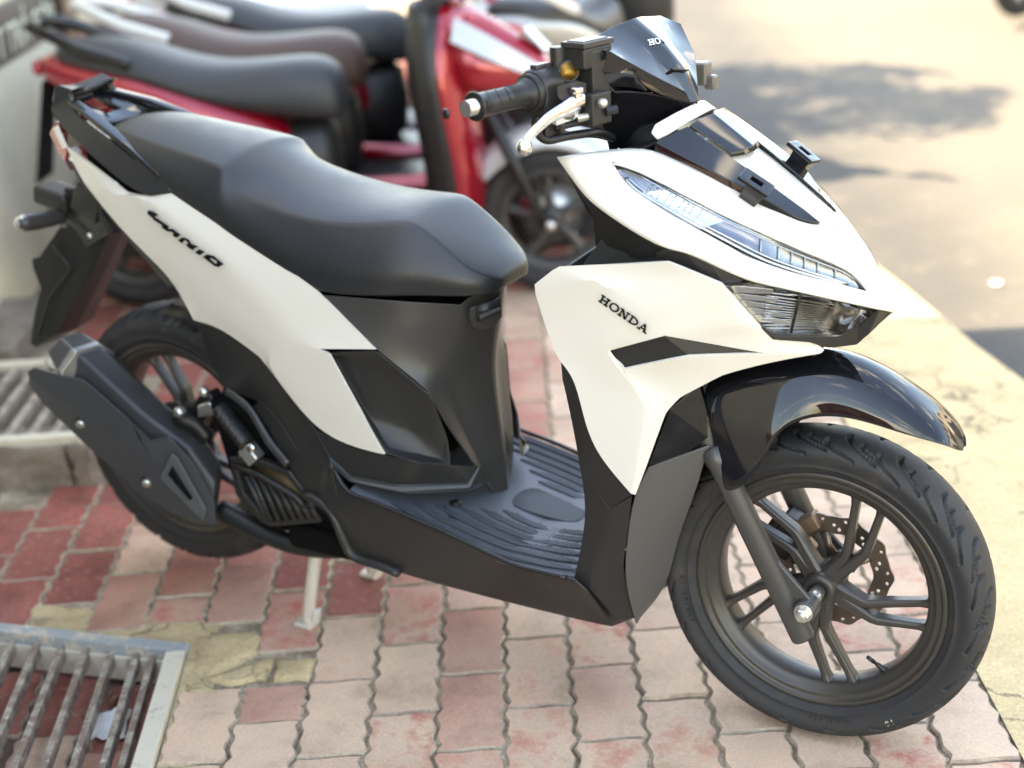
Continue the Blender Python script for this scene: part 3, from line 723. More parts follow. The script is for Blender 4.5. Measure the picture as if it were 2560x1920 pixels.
def wheel(parent, c, R, hw, steer, first_deg, hubw=0.03, rim_w=1.0, pitch=20, lean=1, na=1000, spokes=True):
    wroot = empty('wheel', (0, 0, 0)); wroot.parent = parent
    me = tyre_mesh('tyre', R, hw, 0.1965, 0.034*rim_w, c, pitch=pitch, lean=lean, na=na)
    if steer: me.transform(ST_M)
    link('tyre', me, RUBBER, wroot)
    lathe('rim', [(r, y*rim_w) for r, y in RIM], 160, c, WHEELM, wroot, steer=steer)
    lathe('hub', [(0.012, -hubw-0.004), (0.0215, -hubw-0.004), (0.024, -hubw-0.002), (0.0265, -hubw+0.004), (0.027, -0.012), (0.034, -0.008), (0.034, 0.014), (0.03, 0.03), (0.012, 0.03)], 48, c, WHEELM, wroot, steer=steer)
    if spokes:
        for k in range(5):
            a0 = first_deg + 72*k
            for (h, kr, ka, ra) in ((3, 0.071, -7.5, 7.2), (-22, 0.094, -20.5, -7.2)):
                bm = bmesh.new()
                h0 = pol(0.022, a0+h, -0.004, c); kk = pol(kr, a0+ka, -0.009, c); rr_ = pol(0.171, a0+ra, -0.006, c)
                path = [h0, h0.lerp(kk, .5), h0.lerp(kk, .93), kk.lerp(rr_, .07), kk.lerp(rr_, .45), kk.lerp(rr_, .80), kk.lerp(rr_, .92), rr_]
                bar(bm, path, [0.026, 0.020, 0.0155, 0.0142, 0.0125, 0.0120, 0.0150, 0.026], [0.034, 0.030, 0.026, 0.025, 0.022, 0.021, 0.026, 0.032])
                finish('spoke', bm, WHEELM, wroot, steer=steer, bevel=0.0015, bang=25)
    return wroot
FW = wheel(SC, HUB, 0.258, 0.050, True, 65.7)
# valve stem on the rim
bm = bmesh.new()
v0 = pol(0.168, -52.6, -0.004); v1 = pol(0.128, -51.6, -0.030)
dv = (v1-v0)
add_tube(bm, [v0, v0+dv*0.22, v0+dv*0.24, v0+dv*0.5, v0+dv*0.52, v0+dv*0.66, v0+dv*0.68, v1], [0.0075, 0.0062, 0.0046, 0.0038, 0.0026, 0.0026, 0.0036, 0.0033], 14)
finish('valve_stem', bm, CABLE, FW, steer=True)
# tyre sidewall raised letters and paint marks
def arc_text(name, s, r, deg0, y, size, m, parent, c=HUB, steer=True, adv=None, depth=0.0006, flip=False):
    """raised characters set round a sidewall"""
    cu = bpy.data.curves.new('t', 'FONT'); cu.size = size; cu.extrude = depth; cu.align_x = 'CENTER'
    bmA = bmesh.new(); a = deg0
    for ch in s:
        if ch != ' ':
            cu.body = ch; o = bpy.data.objects.new('t', cu); COL.objects.link(o)
            bpy.context.view_layer.update()
            me = bpy.data.meshes.new_from_object(o.evaluated_get(bpy.context.evaluated_depsgraph_get()))
            t = rad(a)
            er = Vector((math.cos(t), 0, math.sin(t))); et = Vector((math.sin(t), 0, -math.cos(t)))
            if flip: er, et = -er, -et
            nrm = Vector((0, -1, 0))
            M = Matrix((( et.x, er.x, nrm.x, 0), (et.y, er.y, nrm.y, 0), (et.z, er.z, nrm.z, 0), (0, 0, 0, 1)))
            M.translation = Vector(c)+Vector((math.cos(t)*r, y, math.sin(t)*r))
            me.transform(M); bmA.from_mesh(me); bpy.data.meshes.remove(me); bpy.data.objects.remove(o)
        a -= math.degrees(size*0.72/r)*(-1 if flip else 1)
    bpy.data.curves.remove(cu)
    return finish(name, bmA, m, parent, steer=steer, smooth=False)
arc_text('size_marking', '100/80-14', .2135, 203, -.0476, .013, RUBBER, FW, depth=.0007)
arc_text('tyre_marking', 'TUBELESS', .2135, 285, -.0476, .012, RUBBER, FW, depth=.0007)
arc_text('paint_mark', '18', .226, 303, -.0494, .012, INKY, FW, depth=.0004)
# telescopic fork, both legs
fdir = Vector((-math.sin(CAST), 0, math.cos(CAST)))
for s in (-1, 1):
    y = 0.092*s
    low = Vector((1.2735, y, 0.2045)); top = low + fdir*0.34
    fk = tube('fork_leg', [low, low+fdir*0.004, low+fdir*0.30, low+fdir*0.305, low+fdir*0.33], [0.0165, 0.0185, 0.0185, 0.0200, 0.0200], FORKM, SC, n=28, steer=True)
    tube('fork_tube', [low+fdir*0.32, low+fdir*0.62], 0.0135, STEEL, fk, n=20, steer=True)
    # axle boss with its web
    bm = bmesh.new()
    add_tube(bm, [Vector((HUB.x, y+0.017, HUB.z)), Vector((HUB.x, y-0.017, HUB.z))], 0.0175, 24)
    finish('axle_boss', bm, FORKM, fk, steer=True, bevel=0.002, bang=40); 
    prism('web', [Vector((HUB.x+0.015, y-0.004, HUB.z+0.008)), Vector((HUB.x-0.022, y-0.004, HUB.z-0.028)), low+fdir*0.05+Vector((0, -0.004, 0)), low+fdir*0.15+Vector((0.016, -0.004, 0))], (0, 0.009, 0), FORKM, fk, steer=True, bevel=0.003)
    if s < 0:
        # axle nut and washer on the near end
        bm = bmesh.new()
        add_tube(bm, [(HUB.x, y-0.017, HUB.z), (HUB.x, y-0.0195, HUB.z)], 0.0145, 28)
        n6 = bmesh.new(); add_tube(bm, [(HUB.x, y-0.0195, HUB.z), (HUB.x, y-0.029, HUB.z), (HUB.x, y-0.0305, HUB.z)], [0.0115, 0.0115, 0.0095], 6)
        add_tube(bm, [(HUB.x, y-0.029, HUB.z), (HUB.x, y-0.036, HUB.z)], 0.0062, 18); n6.free()
        finish('axle_nut', bm, STEEL, fk, steer=True, smooth=False, bevel=0.0008, bang=30)
        bm = bmesh.new(); add_tube(bm, [(HUB.x, y+0.017, HUB.z), (HUB.x, -0.034, HUB.z)], 0.0115, 24)
        finish('axle_collar', bm, STEEL, fk, steer=True)
    else:
        # maker's sticker and brake caliper on the disc side
        st = prism('sticker', [low+fdir*0.245+Vector((-0.006, -0.019, 0)), low+fdir*0.275+Vector((-0.006, -0.019, 0)), low+fdir*0.275+Vector((0.012, -0.0165, 0)), low+fdir*0.245+Vector((0.012, -0.0165, 0))], (0, 0.001, 0), INKW, fk, steer=True)
bm = bmesh.new()
Mr = Matrix.Rotation(rad(-60), 4, 'Y')
add_box(bm, pol(0.088, 148, 0.052), 0.075, 0.040, 0.045, Mr); add_box(bm, pol(0.100, 160, 0.075), 0.06, 0.03, 0.05, Mr)
finish('brake_caliper', bm, CABLE, SC, steer=True, bevel=0.006, bang=30)
bm = bmesh.new(); add_box(bm, pol(0.083, 122, 0.045), 0.05, 0.028, 0.028, Matrix.Rotation(rad(-35), 4, 'Y')); add_box(bm, pol(0.062, 140, 0.040), 0.03, 0.022, 0.04, Matrix.Rotation(rad(-45), 4, 'Y'))
finish('caliper_bracket', bm, BRONZE, SC, steer=True, bevel=0.004, bang=30)
# wave brake disc with drilled holes
def disc(parent):
    bm = bmesh.new(); nA, nR = 360, 12; grid = []
    for i in range(nA):
        t = 2*PI*i/nA
        ro = 0.0935+0.0028*math.cos(10*t)+0.0009*math.cos(20*t); ri = 0.0635+0.0012*math.cos(10*t)
        grid.append([bm.verts.new((HUB.x+(ri+(ro-ri)*j/nR)*math.cos(t), 0.045, HUB.z+(ri+(ro-ri)*j/nR)*math.sin(t))) for j in range(nR+1)])
    holes = []
    for k in range(10):
        t = 2*PI*k/10
        for dt, rr in ((-0.10, 0.0865), (0.10, 0.0865), (0.0+0.314, 0.0775), (0.0+0.20, 0.071)):
            holes.append((HUB.x+rr*math.cos(t+dt), HUB.z+rr*math.sin(t+dt)))
    for i in range(nA):
        for j in range(nR):
            q = [grid[i][j], grid[i][j+1], grid[(i+1) % nA][j+1], grid[(i+1) % nA][j]]
            cx = sum(v.co.x for v in q)/4; cz = sum(v.co.z for v in q)/4
            if any((cx-hx)**2+(cz-hz)**2 < 0.0029**2 for hx, hz in holes): continue
            bm.faces.new(q)
    o = finish('brake_disc', bm, DISCM, parent, solid=0.004, steer=True, smooth=False)
    for k in range(5):
        bm = bmesh.new(); bar(bm, [pol(0.03, 72*k+20, 0.041), pol(0.045, 72*k+28, 0.042), pol(0.066, 72*k+30, 0.043)], [0.02, 0.012, 0.016], [0.006]*3)
        finish('disc_arm', bm, DISCM, o, steer=True)
disc(FW)
# gloss black mudguard: cross rows over the tyre, side lobes hiding the fork
FEN = [  # (phi, R) of crown, (phi, R, y) shoulder, (phi, R, y) rim edge
 ((51.8, 0.3225), (51.8, 0.3225, 0.004), (51.8, 0.3225, 0.007)),
 ((53.0, 0.3262), (53.0, 0.3265, 0.018), (53.2, 0.3265, 0.028)),
 ((56.0, 0.3330), (56.0, 0.3325, 0.032), (56.0, 0.3290, 0.046)),
 ((60.0, 0.3420), (60.0, 0.3380, 0.040), (60.0, 0.3245, 0.056)),
 ((66.0, 0.3500), (66.0, 0.3440, 0.045), (66.0, 0.3160, 0.062)),
 ((73.0, 0.3610), (73.0, 0.3500, 0.048), (73.0, 0.3115, 0.065)),
 ((81.0, 0.3740), (81.0, 0.3600, 0.051), (81.0, 0.3100, 0.068)),
 ((88.0, 0.3830), (88.0, 0.3650, 0.054), (88.0, 0.3050, 0.072)),
 ((94.0, 0.3840), (94.0, 0.3640, 0.058), (92.5, 0.3000, 0.080)),
 ((99.0, 0.3830), (98.0, 0.3625, 0.063), (97.0, 0.2930, 0.090)),
 ((104.0, 0.3820), (102.5, 0.3615, 0.069), (101.5, 0.2740, 0.099)),
 ((108.0, 0.3810), (106.5, 0.3610, 0.075), (105.8, 0.2450, 0.106)),
 ((111.0, 0.3800), (110.0, 0.3610, 0.081), (111.0, 0.2230, 0.111)),
 ((113.5, 0.3790), (113.0, 0.3610, 0.086), (117.5, 0.2140, 0.113)),
 ((116.0, 0.3780), (115.5, 0.3610, 0.088), (123.0, 0.2160, 0.113)),
 ((118.0, 0.3770), (117.0, 0.3620, 0.088), (123.6, 0.2230, 0.112))]
V = []; nrow = 7
for cR, sh, ed in FEN:
    pc = pol(cR[1], cR[0], 0); ps = pol(sh[1], sh[0], -sh[2]); pe = pol(ed[1], ed[0], -ed[2])
    V.append(pc); V.append(pc.lerp(ps, 0.5)+Vector((0, 0, 0.004)) if cR[0] > 54 else pc.lerp(ps, 0.5)); V.append(pc.lerp(ps, 0.86)+Vector((0, 0, 0.0015)))
    V.append(ps)
    for q in (0.28, 0.65):
        p = ps.lerp(pe, q); p.y -= 0.004*math.sin(q*PI); V.append(p)
    V.append(pe)
F = []
for i in range(len(FEN)-1):
    for k in range(nrow-1): F.append((i*nrow+k, i*nrow+k+1, (i+1)*nrow+k+1, (i+1)*nrow+k))
FENO = panel('front_fender', V, F, GLOSS, SC, sym=True, solid=0.0022, sub=2, steer=True, orient_to=Vector((1.28, 0, 0.9)))
# ------------------------------------------------------------------ front bodywork
def c3(*p): return at(3, *p)
def c6(*p): return at(6, *p)
def c7(*p): return at(7, *p)
def c10(*p): return at(10, *p)
def quadpath(P, n):
    """n points evenly along a polyline"""
    P = [Vector(p) for p in P]; L = [0]
    for a, b in zip(P, P[1:]): L.append(L[-1]+(b-a).length)
    out = []
    for i in range(n):
        s = L[-1]*i/(n-1)
        for k in range(len(P)-1):
            if s <= L[k+1]+1e-9:
                out.append(P[k].lerp(P[k+1], (s-L[k])/max(1e-9, L[k+1]-L[k]))); break
    return out
# white nose cowl: above the light strip, ahead of it, below it
DU = [c3(480, 432, -.160), c3(622, 478, -.158), c3(780, 560, -.154), c3(931, 639, -.147), c3(1085, 718, -.136), c3(1240, 788, -.122), c3(1380, 850, -.103), c3(1500, 900, -.083), c3(1610, 945, -.064), c3(1700, 985, -.048), c3(1760, 1035, -.039), c3(1806, 1098, -.034)]
DL = [c3(480, 432, -.160), c3(530, 508, -.167), c3(590, 580, -.169), c3(800, 705, -.166), c3(920, 772, -.161), c3(1040, 838, -.154), c3(1160, 905, -.146), c3(1240, 942, -.134), c3(1400, 995, -.108), c3(1540, 1030, -.083), c3(1680, 1062, -.058), c3(1806, 1098, -.034)]
TOPE = [c3(190, 400, -.176), c3(430, 362, -.150), c3(655, 345, -.122), c3(780, 402, -.115), c3(930, 468, -.104), c3(1110, 548, -.088), c3(1250, 617, -.073), c3(1370, 680, -.060), c3(1445, 716, -.050), c3(1500, 738, -.042), c3(1562, 748, -.032), Vector((1.295, -0.020, 0.8345))]
CEN = [Vector((1.295, 0, 0.8370)), c3(1730, 762, 0), c3(1815, 880, 0), c3(1868, 965, 0), c3(1908, 1055, 0), c3(1930, 1130, 0), c3(1945, 1205, 0)]
BOT = [c3(190, 400, -.176), c3(300, 560, -.183), c3(372, 642, -.187), c3(560, 772, -.187), c3(750, 880, -.183), c3(850, 886, -.179), c3(1000, 960, -.167), c3(1180, 1045, -.147), c3(1340, 1075, -.127), c3(1500, 1110, -.104), c3(1700, 1155, -.066), c3(1860, 1190, -.030), c3(1945, 1205, 0)]
V = []; F = []
def strip(A, B):
    i0 = len(V); V.extend(A); V.extend(B); n = len(A)
    for i in range(n-1): F.append((i0+i, i0+i+1, i0+n+i+1, i0+n+i))
M1 = [a.lerp(b, 0.5)+Vector((0, -0.003, 0.003)) for a, b in zip(TOPE, DU)]
M2 = [a.lerp(b, 0.45)+Vector((0, -0.002, 0.0)) for a, b in zip(DL, BOT[:12])]
M1[0] = M2[0] = TOPE[0].lerp(DU[0], .5)
strip(TOPE, M1); strip(M1, DU)
strip(DL, M2); strip(M2, BOT[:12])
# nose cap between the strips and the centre line
nA = [TOPE[-1], M1[-1], DU[-1], M2[-1], BOT[11], BOT[12]]
i0 = len(V)
V += [CEN[0], CEN[2], CEN[4], CEN[5], CEN[6]]
mid1 = CEN[1].lerp(M1[-1], 0.5); 
V += [TOPE[-1], M1[-1], DU[-1], M2[-1], BOT[11]]
F += [(i0, i0+1, i0+6, i0+5), (i0+1, i0+2, i0+7, i0+6), (i0+2, i0+3, i0+8, i0+7), (i0+3, i0+4, i0+9, i0+8)]
bm = bm_from(V, F)
bmesh.ops.remove_doubles(bm, verts=bm.verts, dist=1e-4)
vv = [v.co.copy() for v in bm.verts]; bm.verts.index_update(); ff = [[v.index for v in f.verts] for f in bm.faces]; bm.free()
for v in vv:
    if abs(v.y) < 1e-5: v.y = 0
COWL = panel('nose_cowl', vv, ff, WHITE, SC, sym=True, solid=0.004, soft=(38, .5, .85))
# white centre strip of the hood between the black blades
HC = [Vector((1.105, 0, 0.9600)), Vector((1.150, 0, 0.9345)), Vector((1.200, 0, 0.9030)), Vector((1.250, 0, 0.8690)), Vector((1.295, 0, 0.8370))]
HE = [Vector((1.088, -0.062, 0.9640)), Vector((1.140, -0.054, 0.9330)), Vector((1.195, -0.046, 0.8990)), Vector((1.246, -0.036, 0.8640)), Vector((1.295, -0.020, 0.8345))]
HO = [c3(655, 345, -.122)+Vector((0.004, 0, -0.012)), c3(930, 468, -.104)+Vector((0, .002, -.006)), c3(1110, 548, -.088)+Vector((0, .002, -.005)), c3(1370, 680, -.060)+Vector((0, .002, -.004)), Vector((1.293, -0.0205, 0.8330))]
V = HC+[a.lerp(b, .55)+Vector((0, 0, .0015)) for a, b in zip(HC, HE)]+HE+HO; F = []
for r in range(3):
    for i in range(4): F.append((r*5+i, r*5+i+1, r*5+5+i+1, r*5+5+i))
panel('hood_centre', V, F, WHITE, COWL, sym=True, solid=0.003, sub=1, orient_to=Vector((1.3, 0, 2)))
# black blades on the hood with a visible edge, and the flap between them
BL_top = [Vector((1.0888, -0.0580, 0.9775)), c10(560, 575, -.0535), c10(900, 805, -.046), c10(1140, 975, -.041), c10(1380, 1150, -.0355), c10(1518, 1262, -.0315)]
BL_low = [c10(135, 585, -.1165), c10(420, 735, -.108), c10(700, 880, -.098), c10(1030, 1052, -.083), c10(1330, 1226, -.055), c10(1500, 1268, -.0345)]
V = BL_top+BL_low+[p+Vector((-0.004, -0.001, -0.0155)) for p in BL_low[:5]]+[BL_low[5]+Vector((0, 0, -0.006))]
F = [(i, i+1, 7+i, 6+i) for i in range(5)]+[(6+i, 7+i, 13+i, 12+i) for i in range(5)]
panel('hood_blade', V, F, GLOSS, SC, pair=True, solid=0.003, bevel=0.0012, bang=20, orient_to=Vector((1.5, -1, 2)))
V = [Vector((1.091, -0.0560, 0.9785)), Vector((1.103, 0, 0.9835)), Vector((1.163, 0, 0.9405)), Vector((1.147, -0.045, 0.9405)), Vector((1.166, 0, 0.9325)), Vector((1.149, -0.045, 0.9335))]
V2 = [Vector((1.091, -0.0290, 0.9815)), Vector((1.1600, -0.028, 0.9415)), Vector((1.162, -0.028, 0.9335))]
panel('hood_flap', V+V2, [(0, 6, 7, 3), (6, 1, 2, 7), (3, 7, 8, 5), (7, 2, 4, 8)], GLOSS, SC, sym=True, solid=0.003, bevel=0.0015, bang=14, orient_to=Vector((1.3, 0, 2)))
# small white binnacle lip behind the hood
V = [Vector((1.046, -0.090, 0.9720)), Vector((1.050, -0.084, 0.9835)), Vector((1.062, -0.045, 0.9915)), Vector((1.068, 0, 0.9945)), Vector((1.090, 0, 0.9850)), Vector((1.083, -0.045, 0.9805)), Vector((1.070, -0.086, 0.9700)), Vector((1.058, -0.095, 0.9640))]
panel('binnacle_lip', V, [(0, 1, 6, 7), (1, 2, 5, 6), (2, 3, 4, 5)], WHITE, SC, sym=True, solid=0.004, bevel=0.002, bang=15, orient_to=Vector((1.3, -.4, 2)))
# hook brackets bolted to the blades
def hook():
    b = Vector((1.185, -0.088, 0.893)); u = Vector((0.66, 0.10, -0.40)).normalized(); n = Vector((0.55, -0.10, 0.83)).normalized(); v = n.cross(u).normalized()
    u = v.cross(n)
    bm = bmesh.new(); cpt = b + n*0.030 + u*0.006
    # frame with a window
    ow, oh, iw, ih, t = 0.024, 0.0165, 0.0095, 0.0065, 0.0065
    rings = []
    for off in (0, -t):
        rings.append([bm.verts.new(cpt+u*a*(ow if k < 4 else iw)+v*c_*(oh if k < 4 else ih)+n*off) for k, (a, c_) in enumerate([(-1, -1), (1, -1), (1, 1), (-1, 1)]*2)])
    for k in range(4):
        j = (k+1) % 4
        for r, fl in ((rings[0], 0), (rings[1], 1)):
            q = [r[k], r[j], r[4+j], r[4+k]]
            bm.faces.new(q if not fl else q[::-1])
        bm.faces.new([rings[0][j], rings[0][k], rings[1][k], rings[1][j]]); bm.faces.new([rings[0][4+k], rings[0][4+j], rings[1][4+j], rings[1][4+k]])
    # foot
    f0 = [cpt+u*a*0.021+v*c_*0.015-n*t for a, c_ in ((-.5, -1), (1, -1), (1, 1), (-.5, 1))]
    f1 = [b+u*(a*0.016+.006)+v*c_*0.011-n*0.004 for a, c_ in ((-.6, -1), (1, -1), (1, 1), (-.6, 1))]
    A = [bm.verts.new(p) for p in f0]; B = [bm.verts.new(p) for p in f1]
    for k in range(4): bm.faces.new([A[k], A[(k+1) % 4], B[(k+1) % 4], B[k]])
    bm.faces.new(B)
    o = finish('hook_bracket', bm, GLOSS, SC, bevel=0.0014, bang=30)
    mirror_twin(o)
hook()
# daytime light strip: dark housing, chrome bowls, ribbed tubes under a clear lens
def inset(P, Q, k): return [a.lerp(b, k) for a, b in zip(P, Q)]
inn = Vector((-0.0045, 0.0055, -0.0050))
n = len(DU)
LT = empty('light_strip'); LT.parent = SC
def strip_obj(name, A, B, m, parent, **kw):
    N = len(A); return panel(name, list(A)+list(B), [(i, i+1, N+i+1, N+i) for i in range(N-1)], m, parent, **kw)
for side in (-1, 1):
    fl = lambda P: [Vector((p.x, -side*p.y, p.z)) for p in P]
    inn_s = Vector((inn.x, -side*inn.y, inn.z))
    up, lo = fl(DU), fl(DL)
    ref = Vector((2.0, side*2.0, 1.5))
    strip_obj('housing', [p+inn_s for p in up], [p+inn_s for p in lo], REFLD, LT, sub=1, orient_to=ref)
    # rim wall round the opening
    loop = up+list(reversed(lo[1:-1])); N = len(loop)
    panel('rim_wall', loop+[p+inn_s for p in loop], [(i, (i+1) % N, N+(i+1) % N, N+i) for i in range(N)], CABLE, LT, orient_to=ref)
    # silver bowls
    a = inset(up, lo, 0.10); b = inset(up, lo, 0.90); k = inn_s*0.75
    strip_obj('reflector', [p+k for p in quadpath(a[2:5], 7)], [p+k*0.6 for p in quadpath(b[2:5], 7)], REFL, LT, orient_to=ref)
    # light guide along the lower rim and a fine upper one
    for q, r_, m_ in ((0.80, 0.0022, REFL), (0.66, 0.0012, REFL), (0.14, 0.0010, REFL)):
        P = inset(up, lo, q)[1:-1]
        tube('light_guide', [p+inn_s*0.55 for p in P], r_, m_, LT, n=8, k=3)
    # chevron fins of the front third
    for i in range(6):
        t = 0.58+0.055*i; j = t*(n-1); a_ = quadpath(up, 61)[int(t*60)]; b_ = quadpath(lo, 61)[int(t*60)]; b2 = quadpath(lo, 61)[min(60, int(t*60)+2)]
        tube('chevron_fin', [a_.lerp(b_, 0.18)+inn_s*0.6, a_.lerp(b2, 0.50)+inn_s*0.6, a_.lerp(b2, 0.66)+inn_s*0.6], 0.0010, REFL, LT, n=6)
    # rows of small prisms in the rear bowl
    for r in range(9):
        for s in range(5):
            t = 0.16+0.024*r; a_ = quadpath(up, 101)[int(t*100)]; b_ = quadpath(lo, 101)[int(t*100)]
            p = a_.lerp(b_, 0.22+0.14*s)+inn_s*0.55
            bm = bmesh.new(); bmesh.ops.create_icosphere(bm, subdivisions=1, radius=0.0017, matrix=Matrix.Translation(p))
            if r == 0 and s == 0: bmP = bmesh.new()
            me_ = bpy.data.meshes.new('tmp'); bm.to_mesh(me_); bm.free(); bmP.from_mesh(me_); bpy.data.meshes.remove(me_)
    pr = finish('lens_prisms', bmP, REFL, LT, smooth=False); pr['kind'] = 'stuff'
    strip_obj('clear_cover', up, lo, GLASS, LT, sub=1, solid=0.0015, orient_to=ref)
# headlamp under the nose
HLT = [c3(1085, 1058, -.158), c3(1190, 1052, -.146), c3(1340, 1080, -.126), c3(1500, 1115, -.103), c3(1700, 1160, -.065), c3(1852, 1192, -.030), Vector((1.372, 0, 0.7150))]
HLB = [c3(1125, 1130, -.150), c3(1250, 1272, -.125), c3(1310, 1322, -.112), c3(1480, 1326, -.082), c3(1660, 1328, -.050), c3(1745, 1290, -.024), Vector((1.328, 0, 0.668))]
HD = empty('headlamp'); HD.parent = SC
hin = Vector((-0.030, 0, 0.006))
N = 7
cv = HLT+[a.lerp(b, .5)+Vector((.004, -.003, 0)) for a, b in zip(HLT[:6], HLB[:6])]+[HLT[6].lerp(HLB[6], .5)]+HLB
fc = [(i, i+1, N+i+1, N+i) for i in range(N-1)]+[(N+i, N+i+1, 2*N+i+1, 2*N+i) for i in range(N-1)]
panel('clear_cover', cv, fc, GLASS, HD, sym=True, solid=0.002, sub=1)
back = [p+hin for p in cv]
BOWL = mat('headlamp_bowl', (.46, .42, .36), .22, metal=.9)
panel('lamp_bowl', back, fc, BOWL, HD, sym=True, sub=1)
panel('lamp_wall', HLT+[p+hin for p in HLT]+HLB+[p+hin for p in HLB], [(i, i+1, N+i+1, N+i) for i in range(N-1)]+[(2*N+i, 2*N+i+1, 3*N+i+1, 3*N+i) for i in range(N-1)], REFL, HD, sym=True)
for s in (-1, 1):
    # stepped mirror facets at the outer end, louvred mirrors inside
    for i in range(5):
        t0 = 0.10+0.16*i
        a = HLT[0].lerp(HLT[2], .18+.06*i)+hin*0.45; b = HLB[0].lerp(HLB[2], 0.12+.18*i)+hin*0.45
        p0 = HLT[0].lerp(HLB[1], t0)+hin*0.5; p1 = HLT[2].lerp(HLB[3], t0)+hin*0.35
        q = [p0, p1, p1+Vector((-.003, 0, -.006)), p0+Vector((-.003, 0, -.010))]
        q = [Vector((p.x, -s*p.y, p.z)) for p in q]
        prism('mirror_step', q, Vector((-0.004, 0, 0)), REFL, HD, bevel=0.0006, bang=30)
    for i in range(13):
        t = i/12
        p0 = HLT[2].lerp(HLB[2], .16+.72*t)+hin*0.5; p1 = HLT[4].lerp(HLB[4], .12+.72*t)+hin*0.5
        q = [p0, p1, p1+Vector((-.004, 0, -.0022)), p0+Vector((-.004, 0, -.0022))]
        q = [Vector((p.x, -s*p.y, p.z)) for p in q]
        prism('louvre', q, Vector((0, 0, -0.0008)), REFL, HD)
    for t in (0.30, 0.66, 0.96):
        p0 = HLT[2].lerp(HLT[5], t)+hin*0.35; p1 = HLB[2].lerp(HLB[5], t)+hin*0.35
        tube('lamp_rib', [Vector((p.x, -s*p.y, p.z)) for p in (p0, p1)], 0.0022, REFL if t > .9 else CABLE, HD, n=8)
# black chin under the lamp
CH = HLB[:]
CH2 = [c3(1290, 1328, -.114), c3(1310, 1345, -.108), c3(1330, 1350, -.104), c3(1530, 1362, -.07), c3(1585, 1392, -.055), c3(1745, 1376, -.020), Vector((1.320, 0, 0.640))]
V = HLB[1:]+CH2[1:]
V[5] = Vector((1.345, 0, 0.672)); 
chv = [c3(1250, 1272, -.125), c3(1310, 1322, -.112), c3(1480, 1326, -.082), c3(1660, 1328, -.050), c3(1752, 1270, -.028), c3(1862, 1195, -.028), Vector((1.374, 0, 0.7120)),
       c3(1255, 1290, -.125), c3(1312, 1348, -.110), c3(1500, 1362, -.080), c3(1600, 1392, -.055), c3(1748, 1374, -.022), c3(1800, 1328, -.018), c3(1915, 1212, 0.0), c3(1795, 1330, 0.0)]
panel('chin_cover', chv, [(0, 1, 8, 7), (1, 2, 9, 8), (2, 3, 10, 9), (3, 4, 11, 10), (4, 5, 12, 11), (5, 6, 13, 12), (12, 13, 14)], MATTE, SC, sym=True, solid=0.004, bevel=0.002)
# matte wedge between cowl and side panel
V = [c3(750, 880, -.180), c3(850, 888, -.176), c3(1000, 963, -.163), c3(1180, 1050, -.143), c3(1130, 1075, -.145), c3(1060, 1062, -.158), c3(950, 1010, -.165), c3(780, 945, -.172), c3(700, 905, -.178)]
panel('cowl_wedge', V, [(0, 1, 6, 7, 8), (1, 2, 5, 6), (2, 3, 4, 5)], MATTE, SC, pair=True, solid=0.006, bevel=0.0015)
# inner cover behind the nose (seen dark under the cowl edge)
V = [c3(250, 500, -.150), c3(372, 645, -.168), c3(560, 775, -.172), c3(760, 890, -.170), c3(800, 945, -.160), c3(420, 950, -.120), c3(395, 900, -.115), c3(385, 820, -.115), c3(400, 740, -.118), c3(345, 680, -.130)]
panel('inner_cover', V, [(0, 1, 8, 9), (1, 2, 7, 8), (2, 3, 6, 7), (3, 4, 5, 6)], MATTE, SC, pair=True, solid=0.005, bevel=0.002)
# steering column shroud and knee panel: fills the space behind the nose
V = [Vector((0.985, -0.15, 0.93)), Vector((1.035, -0.10, 0.952)), Vector((1.06, 0, 0.960)), Vector((0.955, 0, 0.93)), Vector((0.945, -0.12, 0.90)),
     Vector((0.985, -0.115, 0.83)), Vector((0.990, 0, 0.83)), Vector((0.965, -0.16, 0.79)), Vector((0.985, 0, 0.76)), Vector((1.10, -0.165, 0.84)), Vector((1.10, -0.165, 0.78))]
panel('knee_panel', V, [(0, 1, 2, 3, 4), (4, 3, 6, 5), (5, 6, 8, 7), (0, 4, 5, 9), (5, 7, 10, 9)], MATTE, SC, sym=True, solid=0.005, bevel=0.006, bang=20, orient_to=Vector((.4, -1, 1.4)))

# ------------------------------------------------------------------ leg shield
P = {0: c3(195, 965, -.203), 1: c3(75, 1060, -.206), 2: c3(80, 1112, -.206), 3: c6(1190, 390, -.205), 4: c6(1225, 445, -.204), 5: c6(1290, 520, -.200), 6: c6(1330, 720, -.195), 7: c6(1390, 860, -.190),
     8: c6(1533, 1022, -.184), 9: c6(1552, 1025, -.180), 10: c6(1600, 900, -.172), 11: c6(1685, 665, -.160), 12: c6(1746, 600, -.153), 13: c3(1050, 1530, -.133), 14: c3(1280, 1465, -.105), 15: c3(1560, 1418, -.063),
     16: c3(1578, 1400, -.058), 17: c3(1535, 1357, -.068), 18: c3(1345, 1345, -.102), 19: c3(1285, 1318, -.115), 20: c3(1170, 1185, -.146), 21: c3(1050, 1055, -.172), 22: c3(770, 945, -.193),
     23: c3(466, 1403, -.194), 24: c3(538, 1498, -.192), 25: c3(750, 1326, -.188), 26: c3(1276, 1419, -.112), 27: c3(880, 1431, -.172), 28: c3(441, 1405, -.200), 30: c3(660, 1212, -.196), 31: c3(400, 1035, -.211), 32: c6(1600, 640, -.180), 33: c3(1120, 1270, -.152)}
ids = sorted(P); ix = {k: i for i, k in enumerate(ids)}
